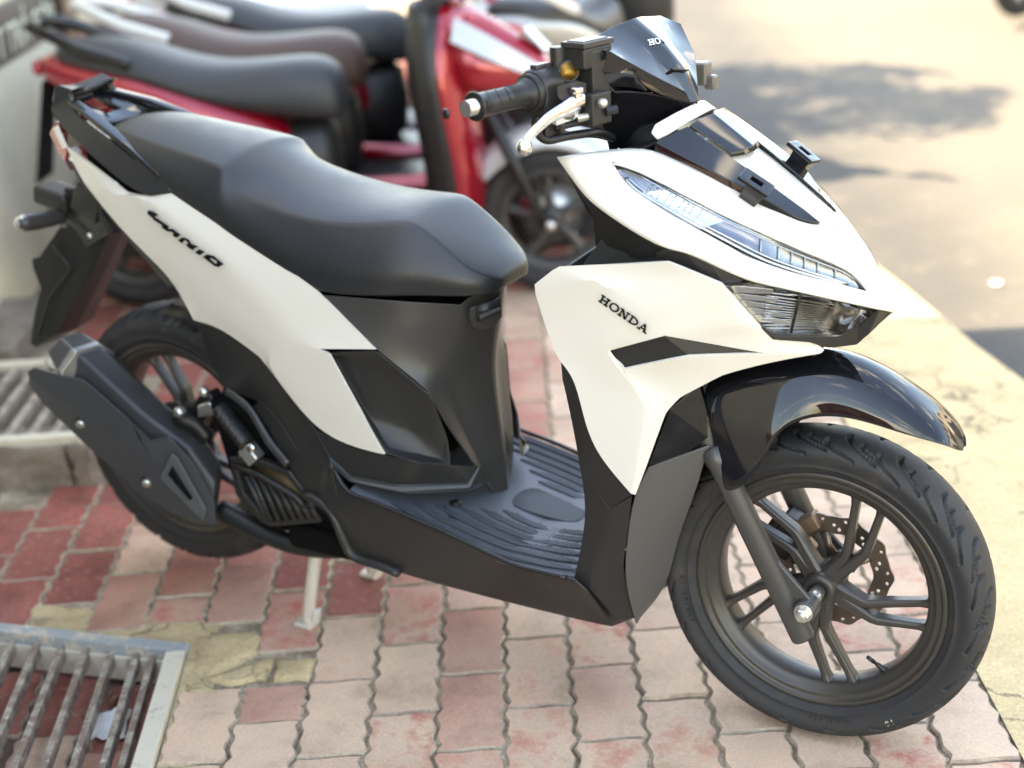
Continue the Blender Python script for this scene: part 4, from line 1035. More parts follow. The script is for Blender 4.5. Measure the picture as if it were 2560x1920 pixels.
FF = [(0, 1, 2, 31), (2, 3, 28, 30, 31), (0, 31, 30, 21, 22), (30, 28, 23, 25), (30, 25, 33, 21), (21, 33, 20), (33, 25, 26, 19), (33, 19, 20), (19, 26, 17, 18), (17, 26, 15, 16), (28, 3, 4, 5, 32), (32, 5, 6), (32, 6, 7), (32, 7, 8),
      (28, 32, 24, 23), (24, 32, 11, 12), (24, 12, 13, 27), (27, 13, 14, 26), (26, 14, 15), (32, 9, 10, 11), (32, 8, 9)]
SHP = panel('leg_shield_panel', [P[k] for k in ids], [tuple(ix[i] for i in f) for f in FF], WHITE, SC, solid=0.004, soft=(9, .82, .95), bevel=.0012)
off = Vector((-0.0035, 0.0045, -0.002))
V = [P[23]+off, P[25]+off, P[26]+off*0.4, P[27]+off, P[24]+off, P[25].lerp(P[27], 0.62)+off*0.2]
panel('wing_insert', V, [(0, 1, 3, 4), (1, 2, 3)], MATTE, SHP, bevel=0.001, solid=0.003)
mirror_twin(SHP)
# raised maker's name
def glyphs(word, kind):
    """polygons of slab-serif capitals on a unit-high grid: list of (advance, [rect or ring])"""
    R = []
    for ch in word:
        if ch == 'H': R.append((1.18, [('b', 0, 0, .48, .13), ('b', 0, .87, .48, 1), ('b', .14, 0, .34, 1), ('b', .62, 0, 1.10, .13), ('b', .62, .87, 1.10, 1), ('b', .76, 0, .96, 1), ('b', .3, .43, .8, .57)]))
        if ch == 'O': R.append((1.14, [('o', .54, .5, .54, .52, .20)]))
        if ch == 'N': R.append((1.20, [('b', 0, 0, .42, .13), ('b', 0, .87, .36, 1), ('b', .15, 0, .29, 1), ('p', [(.12, 1), (.36, 1), (.98, 0), (.76, 0)]), ('b', .70, .87, 1.12, 1), ('b', .84, 0, .98, 1)]))
        if ch == 'D': R.append((1.14, [('b', 0, 0, .4, .13), ('b', 0, .87, .4, 1), ('b', .14, 0, .34, 1), ('h', .34, .5, .72, .5, .20)]))
        if ch == 'A': R.append((1.10, [('b', -.02, 0, .38, .13), ('b', .66, 0, 1.14, .13), ('p', [(.10, .05), (.24, .05), (.62, 1), (.46, 1)]), ('p', [(.76, .05), (1.00, .05), (.66, 1), (.44, 1)]), ('b', .28, .30, .80, .42)]))
    return R
def stamp(name, word, p0, p1, ph, m, parent, lift=0.0012, depth=0.0014, steer=False, gl=None, sub_ref=None):
    """letters standing on the line p0-p1 with cap height towards ph"""
    ux = (p1-p0); uy0 = ph-p0
    G = gl or glyphs(word, 0); tot = sum(a for a, _ in G)-0.08
    sx = ux/tot; sy = uy0
    nrm = ux.cross(uy0).normalized()
    if nrm.dot((ST_I @ CAM_POS if steer else CAM_POS)-p0) < 0: nrm = -nrm
    x = 0; bms = []
    grp = empty(name); grp.parent = parent if parent else None
    for adv, prims in G:
        bm = bmesh.new()
        T = lambda q: p0+sx*(x+q[0])+sy*q[1]+nrm*lift
        for k, pr in enumerate(prims):
            e = nrm*(depth+0.00006*k)
            if pr[0] == 'b': poly_prism(bm, [T(q) for q in ((pr[1], pr[2]), (pr[3], pr[2]), (pr[3], pr[4]), (pr[1], pr[4]))], e)
            elif pr[0] == 'p': poly_prism(bm, [T(q) for q in pr[1]], e)
            else:
                _, cx, cy, rx, ry, th = pr; n_ = 28; a0, a1 = (0, 2*PI) if pr[0] == 'o' else (-PI/2, PI/2)
                for i in range(n_):
                    t0 = a0+(a1-a0)*i/n_; t1 = a0+(a1-a0)*(i+1)/n_
                    def q(t, k_):
                        w_ = th if abs(math.cos(t)) > .5 else th*0.62+abs(math.cos(t))*th*.5
                        return (cx+(rx-(th if k_ else 0))*math.cos(t), cy+(ry-(th*.62 if k_ else 0))*math.sin(t))
                    poly_prism(bm, [T(q(t0, 0)), T(q(t1, 0)), T(q(t1, 1)), T(q(t0, 1))], e)
        bmesh.ops.remove_doubles(bm, verts=bm.verts, dist=1e-6)
        finish('letter', bm, m, grp, smooth=False, steer=steer)
        x += adv
    return grp
stamp('emblem', 'HONDA', c3(408, 1143, -.2045), c3(652, 1312, -.1985), c3(428, 1109, -.2065), INK, SC, lift=0.001)
# dark edge of the leg shield below and behind the white panel
V = [c6(1225, 447, -.200), c6(1290, 522, -.196), c6(1330, 720, -.191), c6(1390, 862, -.186), c6(1535, 1024, -.180), c6(1441, 1086, -.178), c6(1313, 935, -.170), c6(1297, 830, -.170), c6(1262, 650, -.176), c6(1232, 520, -.186)]
panel('shield_edge', V, [(0, 1, 8, 9), (1, 2, 7, 8), (2, 3, 6, 7), (3, 4, 5, 6)], MATTE, SC, pair=True, solid=0.008, soft=(25, .6, .9), bevel=.001)
# lower leg block with its ridge
V = [c6(1313, 930, -.170), c6(1441, 1086, -.178), c6(1537, 1030, -.168), c6(1520, 1160, -.160), c6(1498, 1345, -.146), c6(1549, 1563, -.085), c6(1452, 1600, -.095), c6(1342, 1450, -.165), c6(1281, 1400, -.172), c6(1345, 1120, -.172), c6(1395, 1260, -.176), c6(1360, 1440, -.168), c6(1470, 1565, -.110)]
panel('lower_leg_cover', V, [(0, 1, 10, 9), (1, 2, 3, 4, 10), (9, 10, 11, 8), (8, 11, 7), (10, 4, 5, 12, 11), (11, 12, 6, 7), (12, 5, 6)], MATTE, SC, pair=True, solid=0.005, soft=(10, .75, .9), bevel=.001)
# forward-facing lower cover that sweeps in behind the wheel
V = [c7(38, 662, -.166), c7(100, 556, -.155), c7(345, 470, -.108), c7(300, 640, -.092), c7(215, 850, -.074), c7(185, 1020, -.066), c7(115, 1100, -.075), c7(52, 1180, -.086), c7(0, 1020, -.146), c7(14, 850, -.155),
     Vector((1.06, -0.058, 0.51)), Vector((1.00, -0.05, 0.30)), Vector((0.975, -0.05, 0.15)), Vector((1.00, 0, 0.51)), Vector((0.965, 0, 0.30)), Vector((0.95, 0, 0.14))]
panel('lower_front_cover', V, [(0, 1, 2, 3), (0, 3, 4, 9), (9, 4, 5, 8), (8, 5, 6, 7), (2, 10, 11, 4, 3), (4, 11, 5), (5, 11, 12, 6), (6, 12, 7), (10, 13, 14, 11), (11, 14, 15, 12)], mat('grey_cover_plastic', (.088, .084, .078), .33, spec=.5, bump=(800, .06), rvar=.05), SC, sym=True, solid=0.004, soft=(40, .6, .9), bevel=.001, orient_to=Vector((2, -.8, .5)))
# gloss black inner guard between white panel and wheel
V = [c7(300, 225, -.120), c7(182, 328, -.142), c7(93, 556, -.152), c7(172, 556, -.138), c7(335, 438, -.108), c7(330, 330, -.100), Vector((1.10, -.05, .60)), Vector((1.10, -.05, .50))]
panel('inner_guard', V, [(0, 1, 4, 5), (1, 2, 3, 4), (0, 5, 6), (5, 4, 7, 6)], GLOSS, SC, pair=True, solid=0.003, bevel=0.002)
# cross panel hiding the frame between the two leg-shield sides
V = [Vector((1.17, 0, 0.70)), Vector((1.17, -.10, 0.70)), Vector((1.10, -.15, 0.66)), Vector((1.04, -.17, .50)), Vector((1.03, 0, .50)), Vector((1.28, -.06, .655)), Vector((1.28, 0, .655))]
panel('under_nose_cover', V, [(0, 1, 2, 3, 4), (0, 6, 5, 1)], MATTE, SC, sym=True, solid=0.004, bevel=0.004, orient_to=Vector((2, 0, 0)))
# rider-side inner shield
E_ = [(0.925, 0.185, 0.775), (0.945, 0.175, 0.66), (0.975, 0.165, 0.50), (0.965, 0.165, 0.38), (0.935, 0.17, 0.285)]
V = []
for x, y, z in E_: V += [Vector((x, -y, z)), Vector((x-0.006, -y*0.55, z)), Vector((x-0.012, 0, z))]
panel('inner_leg_shield', V, [(i*3+k, i*3+k+1, i*3+k+4, i*3+k+3) for i in range(4) for k in range(2)], MATTE, SC, sym=True, solid=0.006, bevel=0.006, orient_to=Vector((0, 0, .6)))
# ------------------------------------------------------------------ handlebar (turned with the fork)
def s9(*p): return atS(9, *p)
HBA = s9(255, 705, -.353); HBC = s9(860, 557, -.200); hbu = (HBC-HBA).normalized()
def hb(d): return HBA + hbu*d
def axis_frame(u):
    a = Vector((0, 0, 1)); w_ = (a-u*a.dot(u)).normalized(); return w_, u.cross(w_)
HW, HV = axis_frame(hbu)
def ring_solid(name, prof, m, parent, n=32, steer=True, bevel=0.0, bang=35, pair=True, o=None, u=None):
    o = o or HBA; u = u or hbu
    bm = bmesh.new(); add_tube(bm, [o+u*d for d, r in prof], [r for d, r in prof], n)
    ob = finish(name, bm, m, parent, steer=steer, bevel=bevel, bang=bang)
    flat_caps(ob)
    if pair: mirror_twin(ob, steer)
    return ob
ring_solid('bar_end_weight', [(-.016, .0080), (-.016, .0130), (-.012, .0172), (-.004, .0208), (.003, .0222), (.018, .0222), (.0185, .0204), (.0215, .0204), (.022, .0222), (.034, .0222), (.037, .0195)], STEEL, SC, 40)
ring_solid('bar_end_bolt', [(-.0185, .0030), (-.0180, .0070), (-.015, .0074)], CABLE, SC, 6, pair=False)
ring_solid('handlebar', [(.02, .011), (.28, .011)], STEEL, SC, 20)
GRP = ring_solid('grip', [(.036, .0192), (.038, .0198), (.041, .0192), (.0425, .0172), (.06, .0165), (.10, .0160), (.128, .0168), (.133, .0180), (.136, .0215), (.140, .0222), (.144, .0215)], CABLE, SC, 40, pair=False)
# wavy ribs and a knurled field on the grip
for d0 in (.060, .078, .096):
    bm = bmesh.new(); path = []
    for k in range(25):
        t = -1.2+k*0.12; a = t*1.25
        path.append(hb(d0+.0062*math.sin(t*1.9))+(HW*math.cos(a)+HV*-math.sin(a))*.0163)
    add_tube(bm, path, .0010, 6); finish('grip_rib', bm, CABLE, GRP, steer=True)
bm = bmesh.new()
for i in range(12):
    for k in range(20):
        a = -1.5+k*.16+(i % 2)*.08
        bmesh.ops.create_cone(bm, cap_ends=True, segments=4, radius1=.0011, radius2=.0003, depth=.0012, matrix=Matrix.Translation(hb(.101+i*.0024)+(HW*math.cos(a)+HV*-math.sin(a))*.0166) @ (HW*math.cos(a)+HV*-math.sin(a)).to_track_quat('Z', 'Y').to_matrix().to_4x4())
kn = finish('grip_knurl', bm, CABLE, GRP, steer=True, smooth=False); kn['kind'] = 'stuff'
mirror_twin(GRP, True)
# throttle and switch housing
def slab(name, d0, d1, ru, rv, cu, cv, m, parent, corner=0.35, steer=True, bevel=0.002, pair=False, n=8):
    """rounded block round the bar from d0 to d1 along it, half sizes ru (up) rv (across), centre offset cu, cv"""
    bm = bmesh.new(); sec = []
    for sx_, sy_, a0 in ((1, 1, 0), (-1, 1, PI/2), (-1, -1, PI), (1, -1, 1.5*PI)):
        for k in range(n):
            a = a0+PI/2*k/(n-1); c_ = corner*min(ru, rv)
            sec.append((sx_*(ru-c_)+c_*math.cos(a), sy_*(rv-c_)+c_*math.sin(a)))
    R_ = [[bm.verts.new(hb(d)+HW*(p[0]*k_+cu)+HV*(p[1]*k_+cv)) for p in sec] for d, k_ in ((d0, .90), (d0+.005, 1), (d1-.003, 1), (d1, .94))]
    for A, B in zip(R_, R_[1:]):
        for i in range(len(sec)): bm.faces.new([A[i], A[(i+1) % len(sec)], B[(i+1) % len(sec)], B[i]])
    bm.faces.new(R_[0][::-1]); bm.faces.new(R_[-1])
    o = finish(name, bm, m, parent, steer=steer, bevel=bevel, bang=40); flat_caps(o)
    if pair: mirror_twin(o, steer)
    return o
ring_solid('throttle_collar', [(.141, .0200), (.142, .0262), (.150, .0270), (.152, .0250)], CABLE, SC, 36)
slab('switch_housing', .150, .192, .0330, .0270, -.002, 0, MATTE, SC, .85)
mirror_twin(bpy.data.objects['switch_housing'], True)
bm = bmesh.new(); q = s9(915, 350, -.205); Mx = Matrix((( hbu.x, HV.x, HW.x), (hbu.y, HV.y, HW.y), (hbu.z, HV.z, HW.z))).to_4x4()
add_box(bm, hb(.172)+HW*.0325-HV*.002, .030, .014, .008, Mx); finish('start_button', bm, SATIN, SC, steer=True, bevel=.002)
bm = bmesh.new(); add_box(bm, hb(.170)-HW*.046+HV*.004, .030, .030, .034, Mx); finish('cable_box', bm, MATTE, SC, steer=True, bevel=.003)
# brake master cylinder with reservoir
rc = s9(1238, 292, -.140)
bm = bmesh.new(); add_box(bm, rc, .060, .040, .030, Mx); MC = finish('brake_reservoir', bm, MATTE, SC, steer=True, bevel=.004, bang=30, bseg=3)
bm = bmesh.new(); add_box(bm, rc+HW*.0185, .064, .043, .0075, Mx); add_box(bm, rc+HW*.0228, .052, .031, .0016, Mx); finish('reservoir_lid', bm, SATIN, MC, steer=True, bevel=.0015, bang=30)
bm = bmesh.new(); add_box(bm, s9(1275, 440, -.138), .036, .032, .075, Mx)
finish('master_cylinder', bm, MATTE, SC, steer=True, bevel=.003, bang=30)
# mirror mount with brass thread
mb = s9(1100, 405, -.172)
mv = Vector((.62, -.72, .25)).normalized(); mq = s9(1020, 300, -.165)
bm = bmesh.new(); add_tube(bm, [mb-mv*.02, mb], .0155, 24); add_tube(bm, [mq-HW*.02, mq+HW*.014], .0115, 20); finish('mirror_mount', bm, MATTE, SC, steer=True, bevel=.0015, bang=40)
bm = bmesh.new(); add_tube(bm, [mb+mv*.0002, mb+mv*.0010], .0128, 24); finish('mirror_thread', bm, BRASS, SC, steer=True)
# pivot, lever and ball end
pv = s9(1158, 540, -.198)
bm = bmesh.new(); add_tube(bm, [pv+Vector((0, 0, -.012)), pv+Vector((0, 0, -.0045)), pv+Vector((0, 0, -.004)), pv+Vector((0, 0, .002)), pv+Vector((0, 0, .0035))], [.0075, .0075, .0092, .0092, .007], 20)
finish('pivot_bolt', bm, CHROME, SC, steer=True, bevel=.0008, bang=40)
prism('perch_plate', [s9(1012, 520, -.212), s9(1150, 475, -.190), s9(1225, 495, -.176), s9(1225, 580, -.176), s9(1100, 600, -.200)], Vector((0, 0, -.014)), MATTE, SC, steer=True, bevel=.002)
LP = [s9(1195, 610, -.186), s9(1120, 655, -.203), s9(1040, 700, -.220), s9(960, 745, -.238), s9(890, 805, -.254), s9(835, 860, -.268), s9(795, 910, -.279), s9(772, 950, -.286)]
LEV = tube('brake_lever', LP, [.0125, .0120, .0095, .0082, .0072, .0064, .0060, .0058], CHROME, SC, n=14, k=4, steer=True, flat=0.72, up=(0, 0, 1))
bm = bmesh.new(); bmesh.ops.create_uvsphere(bm, u_segments=24, v_segments=16, radius=.0112, matrix=Matrix.Translation(s9(766, 972, -.2875))); finish('ball_end', bm, CHROME, LEV, steer=True)
prism('lever_root', [s9(940, 740, -.236), s9(1000, 690, -.222), s9(1180, 605, -.190), s9(1215, 600, -.184), s9(1150, 715, -.198), s9(1000, 768, -.224)], Vector((-.002, .006, -.010)), CHROME, LEV, steer=True, bevel=.002)
mirror_twin(LEV, True)
# switch wiring, stop switch, hoses
bm = bmesh.new(); add_box(bm, s9(1315, 680, -.165), .040, .016, .045, Mx); finish('lever_bracket', bm, MATTE, SC, steer=True, bevel=.003)
bm = bmesh.new(); q = s9(1348, 640, -.176); add_tube(bm, [q, q+Vector((.003, -.006, .0))], .0066, 20); add_tube(bm, [q+Vector((.003, -.006, 0)), q+Vector((.004, -.0085, 0))], [.0066, .004], 20); finish('bracket_bolt', bm, STEEL, SC, steer=True)
bm = bmesh.new(); q = s9(1293, 648, -.176); add_box(bm, q, .008, .004, .012, Mx); finish('orange_mark', bm, ORANGE, SC, steer=True)
bm = bmesh.new(); q0 = s9(1370, 700, -.160); q1 = s9(1455, 685, -.150); add_tube(bm, [q0, q0.lerp(q1, .3), q0.lerp(q1, .31), q1], [.0085, .0085, .0065, .0065], 6); finish('banjo_union', bm, CABLE, SC, steer=True, smooth=False)
bm = bmesh.new(); pth = [s9(1160, 755, -.19), s9(1240, 740, -.18)]
for i in range(9): 
    c_ = pth[0].lerp(pth[1], i/8); add_tube(bm, [c_, c_+(pth[1]-pth[0]).normalized()*.0016], .0055, 14)
sp_ = finish('lever_spring', bm, STEEL, SC, steer=True); sp_['kind'] = 'stuff'
tube('brake_hose', [s9(905, 800, -.215), s9(870, 850, -.215), s9(900, 900, -.21), s9(960, 915, -.20), s9(1080, 888, -.18), s9(1230, 865, -.155), s9(1330, 860, -.13), s9(1420, 900, -.09)], .0062, CABLE, SC, n=12, k=5, steer=True)
tube('throttle_cable', [s9(890, 690, -.20), s9(865, 800, -.205), s9(880, 870, -.20), s9(960, 880, -.19), s9(990, 850, -.185), s9(1100, 870, -.17), s9(1300, 880, -.13), s9(1390, 900, -.09)], .0042, CABLE, SC, n=10, k=5, steer=True)
tube('switch_wire', [s9(1000, 830, -.19), s9(1090, 800, -.18), s9(1180, 780, -.165), s9(1260, 790, -.14), s9(1340, 770, -.11)], .0055, CABLE, SC, n=10, k=4, steer=True)
prism('steel_tab', [s9(1040, 755, -.200), s9(1080, 745, -.195), s9(1068, 855, -.193), s9(1025, 862, -.198)], Vector((-.002, .003, 0)), SATIN, SC, steer=True)
# gloss shell round the bar and fly screen
def ridge(P, k, j=.003): return P
fa, fb, fc_, fd, fe, ff_ = s9(1213, 192, -.140), s9(1440, 70, -.050), s9(1842, 395, -.032), s9(1962, 562, -.024), s9(1700, 428, -.088), s9(1385, 252, -.138)
cr0, cr1, cr2, tipc = s9(1592, 12, 0), s9(1800, 190, 0), s9(1968, 404, 0), s9(2062, 630, 0)
cr_m = s9(1640, 215, -.042)
for v in (cr0, cr1, cr2, tipc): v.y = 0
tb = s9(1998, 636, -.016)
FS = panel('fly_screen', [fa, fb, fc_, fd, fe, ff_, cr0, cr1, cr2, tipc, cr_m, tb], [(0, 1, 10, 4, 5), (10, 2, 3, 4), (1, 6, 7, 10), (10, 7, 8, 2), (2, 8, 9, 11), (2, 11, 3)], GLOSS, SC, sym=True, solid=.003, soft=(7, .9, 1.0), bevel=.0008, steer=True)
prism('screen_lip', [s9(1838, 392, -.033), s9(1850, 408, -.031), s9(1965, 412, -.002), s9(1966, 402, -.002)], Vector((.004, 0, .002)), GLOSS, FS, steer=True, bevel=.001)
# lower rim of the screen and side vents
r0, r1, r2, r3, r4 = s9(1272, 372, -.146), s9(1340, 402, -.142), s9(1590, 432, -.108), s9(1676, 560, -.092), s9(1995, 642, -.016)
r5 = s9(1312, 512, -.140); r6 = s9(1378, 310, -.140); tipl = tipc+Vector((-.003, 0, -.004)); tipl.y = 0
up1 = s9(1760, 480, -.074)
panel('screen_rim', [ff_, fe, fd, tb, r4, r3, r2, r1, r0, r6, tipl, s9(1830, 560, -.055)], [(9, 0, 7, 8), (0, 1, 6, 7), (1, 2, 11, 6), (6, 11, 5), (2, 3, 4, 11), (11, 4, 5), (3, 9 if False else 10, 4)], GLOSS, SC, sym=True, solid=.003, soft=(12, .8, 1.0), bevel=.0008, steer=True)
panel('side_vent', [r1, r2, r3, s9(1560, 530, -.100), s9(1340, 510, -.132), r5], [(0, 1, 3, 4), (1, 2, 3)], GLOSS, SC, pair=True, solid=.004, soft=(12, .8, 1.0), bevel=.001, steer=True)
# lower shell
L = [s9(1272, 375, -.140), s9(1315, 515, -.134), s9(1440, 560, -.118), s9(1676, 560, -.090), s9(1995, 645, -.014), tipl+Vector((-.002, 0, -.002)),
     s9(1460, 700, -.100), s9(1330, 770, -.105), s9(1380, 900, -.070), s9(1500, 955, -.045), s9(1700, 890, -.035), s9(1850, 760, -.020), s9(1400, 1010, -.050)]
L += [Vector((1.050, 0, .962)), Vector((1.005, 0, .930)), Vector((.985, 0, .915))]
for k in (13, 14, 15): L[k].y = 0
panel('handlebar_shell', L, [(0, 1, 2), (1, 7, 6, 2), (2, 6, 11, 3), (3, 11, 4), (4, 11, 13, 5), (6, 7, 8, 10, 11), (8, 9, 10), (11, 10, 14, 13), (10, 9, 15, 14), (8, 12, 9)], GLOSS, SC, sym=True, solid=.004, soft=(18, .7, .95), bevel=.001, steer=True)
tube('steering_neck', [Vector((0.99, 0, .96)), Vector((1.03, 0, .86)), Vector((1.10, 0, .74))], .045, CABLE, SC, n=24)
# rear half of the shell facing the rider
L = [s9(1272, 375, -.140), s9(1378, 305, -.138), s9(1213, 196, -.138), s9(1440, 74, -.050), s9(1592, 16, 0), Vector((.90, 0, 1.06)), Vector((.895, -.07, 1.055)), Vector((.905, -.135, 1.045)), Vector((.925, -.13, 1.0)), Vector((.93, -.06, .985)), Vector((.935, 0, .985)), s9(1330, 770, -.105), s9(1380, 900, -.070), Vector((.975, 0, .90))]
L[4].y = 0
panel('meter_cover', L, [(0, 1, 2, 7), (2, 3, 6, 7), (3, 4, 5, 6), (7, 6, 9, 8), (6, 5, 10, 9), (0, 7, 8, 11), (8, 9, 12, 11), (9, 10, 13, 12)], MATTE, SC, sym=True, solid=.004, bevel=.005, bang=15, steer=True, orient_to=Vector((0, -.5, 2)))
def on_plane(n, x, y, a, b, c):
    """point where the sight line meets the plane of three fork-frame points"""
    nn = (b-a).cross(c-a); d = ST_I.to_3x3() @ ray(n, x, y); o = ST_I @ CAM_POS
    return o+d*((a-o).dot(nn)/d.dot(nn))
tp0 = on_plane(9, 1690, 220, fb, cr_m, cr1); tpe = on_plane(9, 1776, 203, fb, cr_m, cr1); tph = on_plane(9, 1676, 178, fb, cr_m, cr1)
HO_ = glyphs('HO', 0); NDA_ = glyphs('NDA', 0)
stamp('screen_emblem', 'HO', tp0, tpe, tph, INKW, SC, lift=.0006, depth=.0004, steer=True, gl=HO_)
du = tpe-tp0; k_ = (-tpe.y)/du.y if du.y > 1e-6 else 0
cp = tpe+du*max(0.02, k_); cp.y = max(cp.y, .0005)
df = Vector((-du.x, abs(du.y), -du.z))*(3.36/2.24); fh = tph-tp0
stamp('screen_emblem', 'NDA', cp, cp+df, cp+Vector((fh.x, -fh.y, fh.z)), INKW, SC, lift=.0006, depth=.0004, steer=True, gl=NDA_)

# left-hand lever perch, peeping out beside the screen
bm = bmesh.new(); q = atS(9, 2062, 440, .2); add_box(bm, q+Vector((-.012, 0, .004)), .055, .030, .036); add_box(bm, q+Vector((.018, .004, -.010)), .018, .022, .022); finish('lever_perch', bm, mat('taupe_alloy', (.16, .14, .12), .4, metal=.4), SC, steer=True, bevel=.004)
# ------------------------------------------------------------------ seat, centre and rear bodywork
def c1(*p): return at(1, *p)
def c4(*p): return at(4, *p)
def c5(*p): return at(5, *p)
def seat_material():
    m = mat('textured_seat_vinyl', (0.017, 0.018, 0.020), 0.40, spec=0.6, rvar=0.05)
    nt = m.node_tree; b = nt.nodes['Principled BSDF']
    tc_ = nt.nodes.new('ShaderNodeTexCoord'); mp_ = nt.nodes.new('ShaderNodeMapping'); mp_.inputs['Rotation'].default_value = (0, 0, rad(45))
    ck = nt.nodes.new('ShaderNodeTexVoronoi'); ck.inputs['Scale'].default_value = 360; ck.inputs['Randomness'].default_value = 0.15
    bp = nt.nodes.new('ShaderNodeBump'); bp.inputs['Strength'].default_value = 0.35; bp.inputs['Distance'].default_value = 0.0008
    nt.links.new(tc_.outputs['Object'], mp_.inputs['Vector']); nt.links.new(mp_.outputs['Vector'], ck.inputs['Vector'])
    nt.links.new(ck.outputs['Distance'], bp.inputs['Height']); nt.links.new(bp.outputs['Normal'], b.inputs['Normal'])
    return m
SEATM = seat_material()
# x, crown z, ridge y/z, widest y/z, bottom y/z
SEC = [(-.052, .905, .030, .903, .036, .897, .036, .888), (-.040, .917, .052, .911, .066, .898, .066, .880), (-.010, .9205, .074, .911, .092, .893, .092, .872), (.04, .919, .086, .905, .108, .880, .109, .854), (.10, .913, .094, .894, .121, .862, .122, .835), (.17, .904, .101, .884, .131, .838, .130, .802), (.225, .895, .106, .876, .137, .820, .134, .778),
       (.258, .888, .108, .868, .140, .808, .137, .763), (.283, .876, .112, .832, .142, .790, .140, .751), (.33, .855, .116, .812, .145, .772, .143, .732), (.40, .830, .118, .802, .149, .745, .147, .700), (.46, .816, .116, .795, .151, .730, .149, .683), (.53, .8125, .106, .795, .146, .728, .143, .684), (.585, .8135, .092, .800, .137, .728, .132, .686),
       (.615, .808, .082, .802, .128, .727, .121, .687), (.65, .786, .079, .780, .115, .722, .107, .687), (.685, .762, .079, .754, .102, .715, .095, .686), (.715, .742, .076, .727, .088, .708, .082, .686), (.738, .726, .060, .716, .066, .702, .062, .686), (.752, .711, .038, .706, .040, .699, .036, .688)]
V = []; F = []; nh = 9
for x, zc, yr, zr, ym, zm, yb, zb in SEC:
    dome = 0.002
    half = [Vector((x, 0, zc)), Vector((x, -yr*.5, zc-(zc-zr)*.22)), Vector((x, -yr*.85, zc-(zc-zr)*.66)), Vector((x, -yr, zr)), Vector((x, -(yr*.45+ym*.55), zr*.55+zm*.45)), Vector((x, -ym, zm)), Vector((x, -(ym*.3+yb*.7), zm*.3+zb*.7)), Vector((x, -yb, zb)), Vector((x, 0, zb))]
    V += half
for i in range(len(SEC)-1):
    for k in range(nh-1): F.append((i*nh+k, (i+1)*nh+k, (i+1)*nh+k+1, i*nh+k+1))
e = len(SEC)-1
F.append(tuple(range(nh))); F.append(tuple(e*nh+k for k in reversed(range(nh))))
SEAT = panel('seat', V, F, SEATM, SC, sym=True, sub=2, orient_to=Vector((.3, 0, 2)))
cl = SEAT.data.attributes.new('crease_edge', 'FLOAT', 'EDGE')
for ed in SEAT.data.edges:
    a, b = (SEAT.data.vertices[i].co for i in ed.vertices)
    ra = [s for s in SEC if abs(s[0]-a.x) < 1e-4]; rb_ = [s for s in SEC if abs(s[0]-b.x) < 1e-4]
    if ra and rb_:
        if abs(abs(a.y)-ra[0][2]) < 1e-4 and abs(abs(b.y)-rb_[0][2]) < 1e-4 and abs(a.x-b.x) > 1e-3: cl.data[ed.index].value = 0.72 if a.x < .58 else .88
        elif abs(abs(a.y)-ra[0][6]) < 1e-4 and abs(abs(b.y)-rb_[0][6]) < 1e-4 and abs(a.x-b.x) > 1e-3 and abs(a.z-ra[0][7]) < 1e-4: cl.data[ed.index].value = 0.6
        elif abs(a.x-b.x) < 1e-4 and abs(a.x-.258) < 1e-3: cl.data[ed.index].value = 0.55
# centre body under the seat
V = [c6(170, 152, -.149), c6(500, 180, -.134), c6(790, 197, -.074), Vector((.714, -.036, .690)), Vector((.732, 0, .690)),
     c6(420, 392, -.152), c6(590, 290, -.122), c6(810, 310, -.064), Vector((.702, -.034, .610)), Vector((.715, 0, .612)),
     c6(650, 572, -.122), c6(720, 480, -.080), Vector((.680, -.036, .545)), Vector((.699, 0, .545)),
     c6(720, 712, -.102), c6(748, 610, -.073), Vector((.682, -.036, .470)), Vector((.702, 0, .47)),
     c6(862, 902, -.062), c6(842, 830, -.053), Vector((.694, -.028, .385)), Vector((.709, 0, .385)),
     c6(910, 985, -.040), Vector((.696, -.026, .310)), Vector((.709, 0, .310))]
F = [(0, 1, 6, 5), (1, 2, 7, 6), (2, 3, 8, 7), (3, 4, 9, 8), (5, 6, 11, 10), (6, 7, 11), (7, 8, 12, 11), (8, 9, 13, 12), (10, 11, 15, 14), (11, 12, 16, 15), (12, 13, 17, 16), (14, 15, 19, 18), (15, 16, 20, 19), (16, 17, 21, 20), (18, 19, 22), (19, 20, 23, 22), (20, 21, 24, 23)]
panel('centre_cover', V, F, SATIN, SC, sym=True, solid=.004, soft=(24, .45, 1.0), bevel=.001)
# fold-out hook under the seat nose
hk = c6(900, 235, -.055)
bm = bmesh.new()
ho = [c6(825, 205, -.076), c6(960, 150, -.034), c6(965, 240, -.030), c6(935, 285, -.040), c6(880, 303, -.056), c6(840, 290, -.069), c6(822, 250, -.076)]
prism('hook_plate', ho, Vector((.006, -.005, 0)), SATIN, SC, bevel=.002)
prism('hook_slot', [c6(850, 200, -.071), c6(950, 158, -.041), c6(950, 222, -.040), c6(855, 262, -.069)], Vector((.0075, -.0062, 0)), CABLE, SC)
prism('bag_hook', [c6(862, 235, -.076), c6(952, 200, -.048), c6(955, 216, -.048), c6(865, 258, -.076)], Vector((.008, -.006, 0)), SATIN, SC, bevel=.002)
